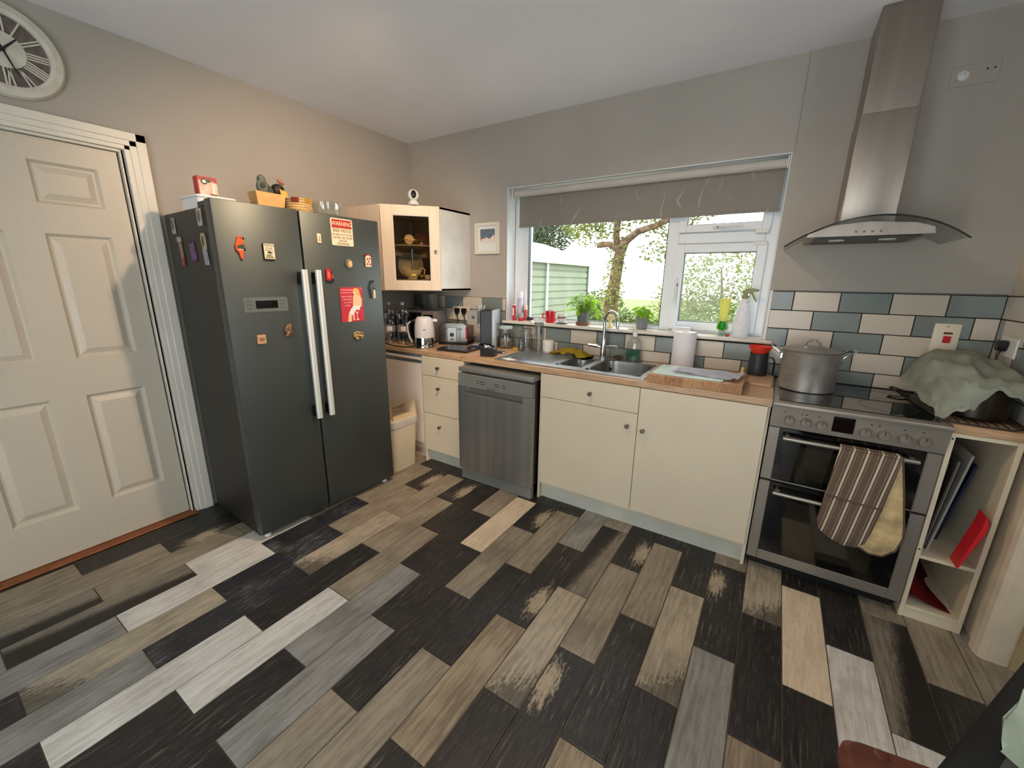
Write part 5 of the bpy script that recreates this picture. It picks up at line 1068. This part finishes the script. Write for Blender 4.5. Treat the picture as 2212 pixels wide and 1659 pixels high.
def jar(x, y, r_, h, lab, lidm, fill=None, clip=False):
    q = thing('glass_jar', lab, 'jar', (x, y, WZ)); MB().lathe([(0, 0), (r_*.93, 0), (r_, .006), (r_, h*.66), (r_*.86, h*.76), (r_*.78, h*.82), (r_*.80, h*.9), (r_*.76, h*.9), (r_*.74, h*.82), (r_*.95, h*.65), (r_*.95, .008), (0, .006)], (x, y, WZ), 30).build('jar', m_glass, q)
    MB().lathe([(0, h*.885), (r_*.88, h*.885), (r_*.92, h*.9), (r_*.92, h*.975), (r_*.86, h), (r_*.5, h*.99), (0, h*.985)], (x, y, WZ), 30).build('lid', lidm, q)
    if fill: MB().lathe([(0, .008), (r_*.92, .008), (r_*.92, h*fill*.8), (r_*.6, h*fill), (0, h*fill*.92)], (x, y, WZ), 22).build('contents', mat('tea_bags', (160, 150, 138), .9, var=.4, vscale=40), q)
    if clip: MB().tube([(x+r_*.8, y-.02, WZ+h*.86), (x+r_*1.0, y-.02, WZ+h*.75), (x+r_*.85, y-.02, WZ+h*.68)], .002, 6).build('clip', m_chrome, q)
    return q
jar(1.105, -.105, .058, .172, 'wide clear jar with pale green lid by coffee machine', mat('lid_green', (168, 190, 184), .35), .45)
jar(1.285, -.085, .048, .165, 'empty clip-top glass jar with clear lid', glass('lid_clear', (206, 210, 216), .35, .1), None, True)
q = thing('milk_bottle', 'tiny clear glass bottle in front of the clip jar', 'bottle', (1.282, -.165, WZ)); MB().lathe([(0, 0), (.024, 0), (.026, .005), (.026, .045), (.018, .062), (.015, .07), (.016, .085), (.018, .09), (.014, .09), (.013, .07), (.023, .044), (.023, .006), (0, .005)], (1.282, -.165, WZ), 24).build('bottle', glass('bottle_glass', (226, 230, 232), .3, .08), q)
q = thing('glass_cafetiere', 'tall straight glass canister with grey lid', 'jar', (1.372, -.048, WZ)); MB().lathe([(0, 0), (.035, 0), (.037, .004), (.037, .185), (.034, .185), (.034, .008), (0, .006)], (1.372, -.050, WZ), 26).build('canister', m_glass, q); MB().lathe([(0, .186), (.034, .186), (.037, .19), (.036, .214), (.03, .219), (0, .22)], (1.372, -.050, WZ), 26).build('lid', mat('lid_grey', (130, 130, 124), .4), q)
q = thing('white_tub', 'small white lidded pot behind the drainer', 'pot', (1.462, -.058, WZ)); MB().lathe([(0, 0), (.040, 0), (.043, .004), (.043, .06), (0, .06)], (1.462, -.058, WZ), 28).build('pot', m_whitepl, q); MB().lathe([(0, .06), (.045, .06), (.045, .082), (.041, .087), (0, .088)], (1.462, -.058, WZ), 28).build('lid', m_whitepl, q)
q = thing('sponge_scrap', 'small yellow sponge scrap beside the glass jars', 'sponge', (1.23, -.14, WZ)); MB().prism([(1.205, -.16), (1.255, -.165), (1.25, -.12)], 'z', WZ, WZ+.016, .003).build('sponge', mat('sponge_yellow', (222, 178, 62), .9, bump=.6, bscale=200), q)
q = thing('paper_card', 'white card lying on the sink drainer corner', 'card', (1.40, -.53, WZ+.0072)); MB().prism([(1.35, -.535), (1.43, -.575), (1.475, -.535), (1.40, -.50)], 'z', WZ+.0075, WZ+.0088).build('card', m_whitepl, q, smooth=0)
# yellow cloth by the tap
q = thing('yellow_cloth', 'crumpled yellow cleaning cloth behind the half bowl', 'cloth', (1.68, -.12, WZ+.007))
def ycl(u, v):
    x = 1.535+.31*u+.02*math.sin(4*v); y = -.195+.15*v-.10*max(0, u-.62)*(1-v)*2.2; z = WZ+.010+.044*math.sin(math.pi*min(1, u*1.15))*math.sin(math.pi*(.15+.75*v))+.010*math.sin(13*u+4*v)*math.sin(7*v+2)+.006*math.sin(29*u-9*v)
    if u > .72: z -= (u-.72)*.10*(1-v)
    return (x, y, max(z, WZ+.0095))
MB().grid(ycl, 34, 18, .003).build('cloth', mat('cloth_yellow', (206, 176, 40), .92, var=.15, vscale=25, bump=.6, bscale=260), q, smooth=60)
q = thing('scourer', 'dark brown scouring pad behind the main bowl', 'scourer', (2.02, -.072, WZ+.007)); MB().ell((2.02, -.085, WZ+.022), (.034, .022, .0145)).build('pad', mat('scourer_brown', (78, 60, 48), .95, bump=.8, bscale=120), q)
# soap
q = thing('soap_bottle', 'clear pump bottle of green soap behind the sink', 'soap', (2.115, -.052, WZ)); sx_, sy_ = 2.115, -.055
MB().lathe([(0, 0), (.044, 0), (.048, .006), (.048, .105), (.044, .13), (.026, .15), (.014, .158), (.014, .165)], (sx_, sy_, WZ+.0072), 28, 1, .62).build('bottle', m_clearpl, q)
MB().lathe([(0, .003), (.044, .004), (.046, .01), (.046, .068), (0, .068)], (sx_, sy_, WZ+.0072), 28, 1, .62).build('soap', translucent('soap_green', (70, 150, 120), .6, .2), q)
MB().lathe([(0, .163), (.017, .163), (.017, .182), (.006, .186), (.005, .21), (0, .21)], (sx_, sy_, WZ+.0072), 18).tube([(sx_, sy_, WZ+.214), (sx_-.01, sy_-.004, WZ+.222), (sx_-.045, sy_-.02, WZ+.217)], .0065, 8).build('pump', m_whitepl, q)
# kitchen roll, chopping board etc.
q = thing('kitchen_roll', 'white paper kitchen roll standing by the sink', 'kitchen roll', (2.435, -.085, WZ)); MB().lathe([(.02, 0), (.066, 0), (.067, .003), (.067, .225), (.065, .228), (.021, .228), (.02, .2)], (2.435, -.085, WZ), 40).build('paper', mat('tissue', (226, 224, 226), .95, bump=.3, bscale=200, var=.03), q); MB().lathe([(.0195, .002), (.0195, .226), (.017, .226), (.017, .002)], (2.435, -.085, WZ), 24).build('core', mat('cardboard', (168, 138, 104), .9), q)
cb_ = thing('chopping_board', 'thick wooden chopping block at the worktop edge', 'chopping board', (2.58, -.46, WZ))
m_blk = mat('butcher_block', (182, 130, 80), .5, var=.2, vscale=10, stretch=(18, 2, 2))
for i in range(5):
    xa = 2.355+.0905*i; MB().prism([(xa, -.618 if 0 else -.615), (xa+.0902, -.615), (xa+.0902, -.30), (xa, -.30)], 'z', WZ+.0005, WZ+.047, .0012).build('plank', mat('butcher_block_%d' % (i % 3), [(186, 134, 84), (172, 120, 72), (194, 146, 96)][i % 3], .5, var=.2, vscale=12, stretch=(16, 2, 4)), cb_, smooth=0)
q = thing('glass_cutting_board', 'frosted pale green glass board on the chopping block', 'cutting board', (2.54, -.46, WZ+.047)); MB().prism(rrect(.345, .27, .01, 4, 2.545, -.455), 'z', WZ+.0475, WZ+.053, .0008).build('sheet', mat('frosted_glass', (206, 226, 216), .25), q)
q = thing('tea_towel', 'folded white tea towel on the glass cutting board', 'towel', (2.60, -.44, WZ+.053))
MB().grid(lambda u, v: (2.455+.325*u+.02*v, -.555+.20*v+.03*(1-u)*(1-v), WZ+.0545+.014*math.sin(math.pi*min(1, u*1.0))*math.sin(math.pi*v)+.010*max(0, math.sin(5.2*u+.6))*(1-v)+.004*math.sin(15*u+6*v)**2+.008*(u > .93)), 30, 16, .004).build('towel', mat('towel_white', (224, 222, 232), .95, bump=.5, bscale=300, var=.06, vscale=18), q, smooth=60)
q = thing('small_board', 'small oak serving board under the travel mug', 'board', (2.87, -.2, WZ)); MB().prism(rrect(.118, .29, .012, 3, 2.872, -.20), 'z', WZ+.0003, WZ+.015, .001).build('board', m_oak, q)
q = thing('travel_mug', 'dark grey mug with black handle on small board', 'mug', (2.846, -.105, WZ+.0153)); zb = WZ+.0153
MB().lathe([(0, 0), (.049, 0), (.051, .004), (.050, .05), (.046, .118), (.048, .126), (.044, .126), (.046, .05), (.046, .006), (0, .005)], (2.846, -.105, zb), 32).build('cup', mat('mug_charcoal', (58, 62, 66), .4, .2, var=.1), q)
MB().tube([(2.886, -.12, zb+.11), (2.915, -.135, zb+.108), (2.925, -.14, zb+.085), (2.925, -.14, zb+.01)], .005, 8).build('handle', m_black, q)
q = thing('red_funnel', 'bright red plastic funnel resting in the mug', 'funnel', (2.846, -.105, zb+.12)); MB().lathe([(.055, .044), (.060, .046), (.058, .040), (.036, .002), (.028, -.01), (.026, -.01), (.034, .004), (.055, .042)], (2.846, -.105, zb+.12), 32).build('funnel', mat('funnel_red', (240, 62, 48), .4), q)
q = thing('wooden_spoon', 'stubby wooden handle by the travel mug', 'utensil', (2.77, -.2, WZ)); MB().tube([(2.772, -.235, WZ+.007), (2.776, -.20, WZ+.03), (2.778, -.17, WZ+.055)], [.007, .008, .009], 10).build('handle', mat('beech', (222, 176, 92), .5), q)

# ------------------------------------------------------------------ window sill
ZS = 1.1135
def cyl_item(name, label, cat_, x, y, prof, mt, n=22, z=ZS, pn='body'):
    q = thing(name, label, cat_, (x, y, z)); MB().lathe(prof, (x, y, z), n).build(pn, mt, q); return q
q = cyl_item('red_tube', 'slim red sweet tube in the window corner', 'tube', 1.098, .022, [(0, 0), (.014, 0), (.0145, .003), (.0145, .118), (.012, .121), (0, .121)], m_red); MB().lathe([(0, .121), (.0145, .121), (.0145, .127), (0, .128)], (1.098, .022, ZS), 20).build('cap', m_whitepl, q); MB().box(1.092, 1.104, .0068, .0078, ZS+.04, ZS+.10).build('print', m_whitepl, q)
q = cyl_item('spray_can', 'tall pale aerosol can in the window corner', 'spray can', 1.118, .082, [(0, 0), (.023, 0), (.025, .004), (.025, .165), (.020, .175), (0, .175)], mat('can_lilac', (196, 194, 216), .35, var=.1, vscale=30)); MB().lathe([(0, .175), (.0235, .175), (.0235, .222), (.019, .230), (0, .231)], (1.118, .082, ZS), 22).build('cap', mat('cap_white', (226, 228, 232), .3), q); MB().lathe([(.0252, .02), (.0255, .02), (.0255, .035), (.0252, .035)], (1.118, .082, ZS), 22).build('band', mat('band_blue', (70, 84, 170), .4), q)
q = cyl_item('red_tube', 'faded red and cream tube behind the small red jar', 'tube', 1.165, .088, [(0, 0), (.016, 0), (.017, .004), (.017, .085), (0, .085)], mat('tube_faded', (206, 96, 88), .45, var=.2, vscale=40)); MB().lathe([(0, .085), (.0165, .085), (.0165, .118), (.014, .121), (0, .121)], (1.165, .088, ZS), 20).build('cap', mat('cap_cream', (226, 200, 180), .4), q)
q = cyl_item('spice_jar', 'small jar with red base and grey lid on sill', 'jar', 1.168, .012, [(0, 0), (.020, 0), (.021, .003), (.021, .026), (0, .026)], m_red); MB().lathe([(0, .026), (.020, .026), (.020, .058), (.015, .064), (0, .064)], (1.168, .012, ZS), 20).build('lid', mat('lid_smoke', (150, 152, 150), .3), q)
q = cyl_item('trinket_dish', 'small dark lidded trinket dish on the sill', 'dish', 1.222, .070, [(0, 0), (.034, 0), (.036, .004), (.030, .008), (0, .008)], m_chrome, 24); MB().lathe([(0, .008), (.026, .008), (.027, .026), (.024, .029), (0, .029)], (1.222, .070, ZS), 22).build('lid', m_black, q)
q = thing('teaspoon', 'bent silver teaspoon propped on the sill before the mug', 'spoon', (1.33, .0, ZS)); MB().tube([(1.285, -.012, ZS+.006), (1.32, -.008, ZS+.010), (1.352, .0, ZS+.026), (1.372, .006, ZS+.032)], .0022, 6).ell((1.272, -.014, ZS+.005), (.017, .010, .004)).build('spoon', m_chrome, q)
q = thing('red_mug', 'glossy red mug on the window sill', 'mug', (1.412, .058, ZS)); MB().lathe([(0, 0), (.037, 0), (.039, .003), (.040, .09), (.037, .09), (.036, .006), (0, .005)], (1.412, .058, ZS), 30).build('cup', mat('mug_red', (198, 26, 44), .22, coat=.4), q)
MB().lathe([(.0365, .0895), (.0403, .0895), (.0403, .0925), (.0365, .0925)], (1.412, .058, ZS), 30).build('rim', m_whitepl, q); MB().torus((1.372, .040, ZS+.05), .020, .005, (-.41, .91, 0), 14, 8, math.pi*.5-1.0, math.pi*1.5+1.0).build('handle', mat('mug_red', (198, 26, 44)), q)
q = thing('espresso_cup', 'white espresso cup with brown band on a saucer', 'cup', (1.520, .036, ZS)); MB().lathe([(0, .0), (.035, .0), (.052, .010), (.054, .013), (.035, .006), (0, .005)], (1.520, .036, ZS), 30).build('saucer', mat('saucer_grey', (150, 154, 158), .3), q); MB().lathe([(0, .006), (.022, .006), (.030, .02), (.033, .078), (.030, .078), (.027, .02), (0, .012)], (1.520, .036, ZS), 28).build('cup', m_whitepl, q); MB().lathe([(.0318, .04), (.0327, .04), (.0332, .054), (.0322, .054)], (1.520, .036, ZS), 28).build('band', mat('band_brown', (150, 90, 76), .4), q)
LG = translucent('basil_leaf', (158, 200, 52), .6, .4)
def basil(label, x, y, r_, h, potmat, leaves, spread, top, seed, saucer=False):
    q = thing('potted_basil', label, 'plant', (x, y, ZS)); z0 = ZS
    if saucer: MB().lathe([(0, 0), (.044, 0), (.050, .008), (.050, .024), (.046, .024), (.045, .008), (0, .006)], (x, y, z0), 26).build('saucer', mat('saucer_terracotta', (130, 84, 66), .6), q); z0 += .006
    MB().lathe([(0, 0), (r_*.78, 0), (r_*.80, .003), (r_*.96, h), (r_*1.04, h), (r_*1.04, h+.008), (r_*.94, h+.008), (r_*.9, h-.012), (0, h-.012)], (x, y, z0), 28).build('pot', potmat, q)
    MB().lathe([(0, h-.008), (r_*.9, h-.008), (r_*.9, h-.011), (0, h-.011)], (x, y, z0), 20).build('soil', mat('soil', (58, 42, 32), .95, bump=.8, bscale=150), q)
    rg = random.Random(seed); st = MB()
    for i in range(leaves):
        a = rg.uniform(0, 6.28); rr_ = rg.uniform(.15, 1)*spread; zz = z0+h+rg.uniform(.15, 1)*top*(1.05-.45*(rr_/spread))
        if rr_ > .8*spread: zz -= .03*rg.random()
        tip = Vector((x+rr_*math.cos(a), y+rr_*.62*math.sin(a), zz)); b0 = Vector((x+.3*r_*math.cos(a), y+.3*r_*math.sin(a), z0+h-.01))
        tip.y = min(tip.y, .092); mid = (b0+tip)/2+Vector((0, 0, .02)); st.tube([b0, mid, tip], [.0022, .0018, .0012], 5)
        L_ = rg.uniform(.034, .058); d_ = Vector((math.cos(a+rg.uniform(-.6, .6)), math.sin(a)*.6, rg.uniform(-.75, .35))).normalized(); sd = d_.cross(Vector((rg.uniform(-.4, .4), rg.uniform(-.4, .4), 1))).normalized(); up_ = sd.cross(d_)
        lf_ = MB(); prof = ((0, .05), (.18, .55), (.42, .92), (.68, .78), (.88, .38), (1, .02)); V = []
        for (t_, w_) in prof:
            c = tip+d_*L_*t_-up_*(.25*L_*t_*t_); V.append([lf_.bm.verts.new(c-sd*w_*L_*.36+up_*.006*w_), lf_.bm.verts.new(c), lf_.bm.verts.new(c+sd*w_*L_*.36+up_*.006*w_)])
        for k in range(5):
            for s2 in (0, 1): lf_.bm.faces.new((V[k][s2], V[k][s2+1], V[k+1][s2+1], V[k+1][s2]))
        for vv in lf_.bm.verts: vv.co.y = min(vv.co.y, .096)
        lf_.build('leaf', LG, q, smooth=60)
    st.build('stems', mat('basil_stem', (130, 160, 70), .7), q); return q
basil('large bushy basil plant in a grey pot with saucer', 1.690, .040, .046, .080, mat('pot_grey', (96, 104, 108), .5), 85, .115, .165, 4, True)
basil('small basil plant in a grey pot near the mullion', 2.125, .045, .045, .078, mat('pot_silver', (128, 132, 134), .45), 38, .056, .105, 8)
q = thing('paper_scrap', 'torn cream paper under the small basil pot', 'paper', (2.12, .0, ZS)); MB().prism([(2.04, -.02), (2.10, -.034), (2.20, -.026), (2.215, .01), (2.15, .012), (2.06, .004)], 'z', ZS+.0002, ZS+.0022).build('paper', mat('paper_cream', (226, 214, 190), .85), q, smooth=0)
bpy.data.objects['potted_basil.001'].location.z += .0022
q = cyl_item('egg_cup', 'pale yellow stemmed egg cup behind the tap', 'egg cup', 1.905, .030, [(0, 0), (.026, 0), (.027, .003), (.018, .012), (.009, .03), (.010, .045), (.026, .058), (.040, .072), (.042, .088), (.039, .088), (.036, .073), (0, .056)], mat('egg_yellow', (232, 218, 168), .4), 28)
q = thing('tissue_box', 'flat white box on the sill behind the kitchen roll', 'box', (2.385, .045, ZS)); MB().box(2.332, 2.438, .005, .085, ZS+.0003, ZS+.034, .002).build('carton', m_whitepl, q); MB().box(2.334, 2.436, .007, .083, ZS+.0342, ZS+.0355).build('lid_print', mat('box_blue', (206, 220, 236), .4), q)
q = thing('washing_up_liquid', 'upturned clear bottle of green washing-up liquid', 'bottle', (2.622, .030, ZS)); gx0, gy0 = 2.622, .030
MB().lathe([(0, .0), (.020, 0), (.016, .012), (.014, .026), (.014, .032)], (gx0, gy0, ZS), 22).build('cap', glass('cap_clear', (206, 226, 220), .35, .1), q)
MB().lathe([(0, .032), (.015, .032), (.028, .042), (.030, .05), (.024, .085), (.0235, .09), (0, .09)], (gx0, gy0, ZS), 26, 1, .7).build('liquid', translucent('liquid_green', (24, 190, 50), .6, .2), q)
MB().lathe([(.016, .030), (.031, .042), (.032, .05), (.0255, .09), (.024, .12), (.026, .17), (.031, .222), (.028, .226), (0, .224)], (gx0, gy0, ZS), 28, 1, .6).build('bottle', translucent('bottle_yellow', (226, 222, 140), .6, .25), q)
q = thing('loose_cap', 'tiny red cap beside the green washing-up bottle', 'small_cap', (2.655, .02, ZS)); MB().cyl((2.658, .012, ZS), (2.658, .012, ZS+.014), .011, n=14).build('small_cap', mat('cap_red', (170, 50, 60), .4), q)  # a loose red cap standing on the sill
q = thing('spray_bottle', 'white plant spray bottle with olive trigger head', 'spray bottle', (2.722, .030, ZS)); bx0, by0 = 2.722, .030
MB().lathe([(0, 0), (.044, 0), (.047, .004), (.047, .06), (.044, .10), (.032, .17), (.021, .215), (.0165, .224), (.0165, .234), (0, .234)], (bx0, by0, ZS), 32, 1, .75).build('bottle', translucent('bottle_frost', (240, 240, 242), .3, .4), q)
hd2 = MB().lathe([(0, .230), (.019, .230), (.019, .246), (.014, .25), (.013, .268), (0, .268)], (bx0, by0, ZS), 20).prism([(bx0-.022, ZS+.272), (bx0-.010, ZS+.258), (bx0+.016, ZS+.262), (bx0+.056, ZS+.272), (bx0+.058, ZS+.284), (bx0+.04, ZS+.290), (bx0+.005, ZS+.288)], 'y', by0-.012, by0+.012, .003).build('trigger_head', mat('olive_plastic', (142, 148, 96), .45), q)
MB().tube([(bx0+.028, by0, ZS+.268), (bx0+.040, by0, ZS+.252), (bx0+.050, by0, ZS+.232), (bx0+.062, by0, ZS+.214)], [.006, .0055, .005, .004], 8).build('trigger', mat('olive_plastic', (142, 148, 96)), q); MB().cyl((bx0+.056, by0, ZS+.278), (bx0+.068, by0, ZS+.279), .006, n=10).build('nozzle', mat('nozzle_grey', (120, 120, 124), .4), q)

# ------------------------------------------------------------------ ceiling spot bar (source of the warm light)
lb0 = Vector((1.865, -1.505, 0)); ldir = Vector((.986, .165, 0))
la = thing('ceiling_spotlights', 'chrome ceiling bar with two lit warm spotlights', 'ceiling light', (lb0.x, lb0.y, H))
MB().cyl((lb0.x, lb0.y, H-.022), (lb0.x, lb0.y, H-.0005), .05, n=28).build('ceiling_plate', m_chrome, la)
a_, b2 = lb0-ldir*.14, lb0+ldir*.14
MB().tube([(a_.x, a_.y, H-.035), (b2.x, b2.y, H-.035)], .009, 10).build('bar', m_chrome, la)
m_bulb = emis('bulb_glow', (1.0, .72, .45), 30.0)
for i, p in enumerate((lb0-ldir*.11, lb0+ldir*.11)):
    hdx = MB().lathe([(.012, -.035), (.022, -.05), (.034, -.095), (.036, -.1), (.033, -.098), (.02, -.055), (0, -.05)], (p.x, p.y, H), 24).build('spot_head', m_chrome, la)
    MB().sph((p.x, p.y, H-.082), .018, 14, 10).build('bulb', m_bulb, hdx)
    ld_ = bpy.data.lights.new('spot_light', 'SPOT'); ld_.energy = LAMP_POWER[i]; ld_.color = LAMP_COL; ld_.shadow_soft_size = .03
    ld_.spot_size = math.radians((104, 130)[i]); ld_.spot_blend = .8
    lo = bpy.data.objects.new('spot_light', ld_); COL.objects.link(lo); lo.location = (p.x, p.y, H-.135)
    lo.rotation_euler = (Vector((-1.6, .55, -1.25)), Vector((.35, .75, -1.9)))[i].to_track_quat('-Z', 'Y').to_euler()

# ------------------------------------------------------------------ dining table corner, gift bag and chair at lower right
e0 = Vector((3.5055, -1.5504, 0)); du_ = Vector((-.503, -.864, 0)); nu = Vector((.864, -.503, 0))
tbl = thing('dining_table', 'dark grey topped table with wide black edge at lower right', 'table', (3.6, -2.3, 0))
def quad(o0, a, b_, la_, lb__): return [(o0.x, o0.y), ((o0+a*la_).x, (o0+a*la_).y), ((o0+a*la_+b_*lb__).x, (o0+a*la_+b_*lb__).y), ((o0+b_*lb__).x, (o0+b_*lb__).y)]
MB().prism(quad(e0, du_, nu, 1.45, .80), 'z', .715, .749, .006).build('table_edge', mat('table_black', (14, 13, 14), .5), tbl)
MB().prism(quad(e0+du_*.045+nu*.042, du_, nu, 1.36, .716), 'z', .749, .7515, .001).build('table_top', mat('table_grey', (84, 80, 74), .7, var=.15, vscale=30), tbl)
for (a, b_) in ((.07, .07), (1.37, .07), (.07, .72), (1.37, .72)):
    p = e0+du_*a+nu*b_; MB().box(p.x-.03, p.x+.03, p.y-.03, p.y+.03, 0.001, .716, .003).build('leg', mat('table_black', (14, 13, 14)), tbl)
# gift bag
gbg = thing('gift_bag', 'crumpled pale green paper bag with twine handles on table', 'bag', (3.32, -2.015, .752))
bgx, bgy = 3.320, -2.015
gm = MB(); prev = None; rg = random.Random(4); ax = Vector((.84, .54, 0)); ay = Vector((-.54, .84, 0))
for (w, d_, z) in ((.085, .05, 0), (.092, .055, .02), (.11, .05, .06), (.118, .038, .10), (.12, .028, .125)):
    cur = []
    for (x, y) in rrect(w, d_, .008, 3): v = ax*(x+rg.uniform(-.003, .003))+ay*(y+rg.uniform(-.004, .004)); cur.append(gm.bm.verts.new((bgx+v.x, bgy+v.y, .7525+z+(rg.uniform(-.006, .006) if z > .12 else 0))))
    if prev: gm.bridge(prev, cur)
    else: gm.bm.faces.new(cur)
    prev = cur
gm.build('bag', mat('bag_mint', (196, 208, 184), .6, var=.12, vscale=18, bump=.6, bscale=30), gbg, smooth=25)
for sg in (-1, 1):
    P = [Vector((bgx, bgy, 0))+ax*x+ay*(.014*sg)+Vector((0, 0, .7525+z)) for x, z in ((-.030, .105), (-.036, .15), (-.034, .185), (-.022, .198), (-.010, .185), (.004, .15), (.012, .105))]
    MB().tube(P, .004, 7).build('handle', mat('twine', (216, 186, 130), .9, bump=.6, bscale=200), gbg)
tq = [Vector((bgx, bgy, 0))+ax*x+ay*y+Vector((0, 0, .7525+z)) for x, y, z in ((-.02, -.03, .105), (.0, -.035, .12), (.025, -.03, .115), (.03, -.025, .08))]
MB().tube(tq, [.012, .016, .014, .006], 8).build('tissue', mat('tissue_peach', (226, 190, 158), .8, bump=.5, bscale=60), gbg)
# leather stool tucked under the table
st0 = Vector((3.150, -1.838, 0))
stl = thing('leather_stool', 'brown leather padded stool tucked under the table', 'stool', (3.2, -2.1, 0))
m_lea = mat('brown_leather', (122, 62, 42), .5, var=.2, vscale=14, bump=.3, bscale=120)
ang = .16; sc_ = Vector((3.142, -1.832, 0))+Vector((math.cos(ang), math.sin(ang), 0))*.20-Vector((-math.sin(ang), math.cos(ang), 0))*.20
sm = MB(); taper(sm, 0, 0, [(.38, .38, .40, .02), (.395, .395, .41, .024), (.40, .40, .43, .026), (.397, .397, .455, .026), (.38, .38, .468, .03), (.25, .25, .474, .03)], 6)
sm.xform(Matrix.Translation(sc_) @ Matrix.Rotation(ang, 4, 'Z')).build('cushion', m_lea, stl)
MB().sph((0, 0, 0), (.016, .016, .007), 14, 8).xform(Matrix.Translation((3.215, -1.845, .466))).build('button', m_lea, stl)
MB().box(-.17, .17, -.17, .17, .375, .40, .004).xform(Matrix.Translation(sc_) @ Matrix.Rotation(ang, 4, 'Z')).build('seat_frame', m_black, stl)
for sx2 in (-1, 1):
    for sy2 in (-1, 1): MB().cyl((.15*sx2, .15*sy2, .376), (.175*sx2, .175*sy2, .001), .016, .012, n=12).xform(Matrix.Translation(sc_) @ Matrix.Rotation(ang, 4, 'Z')).build('leg', m_black, stl)
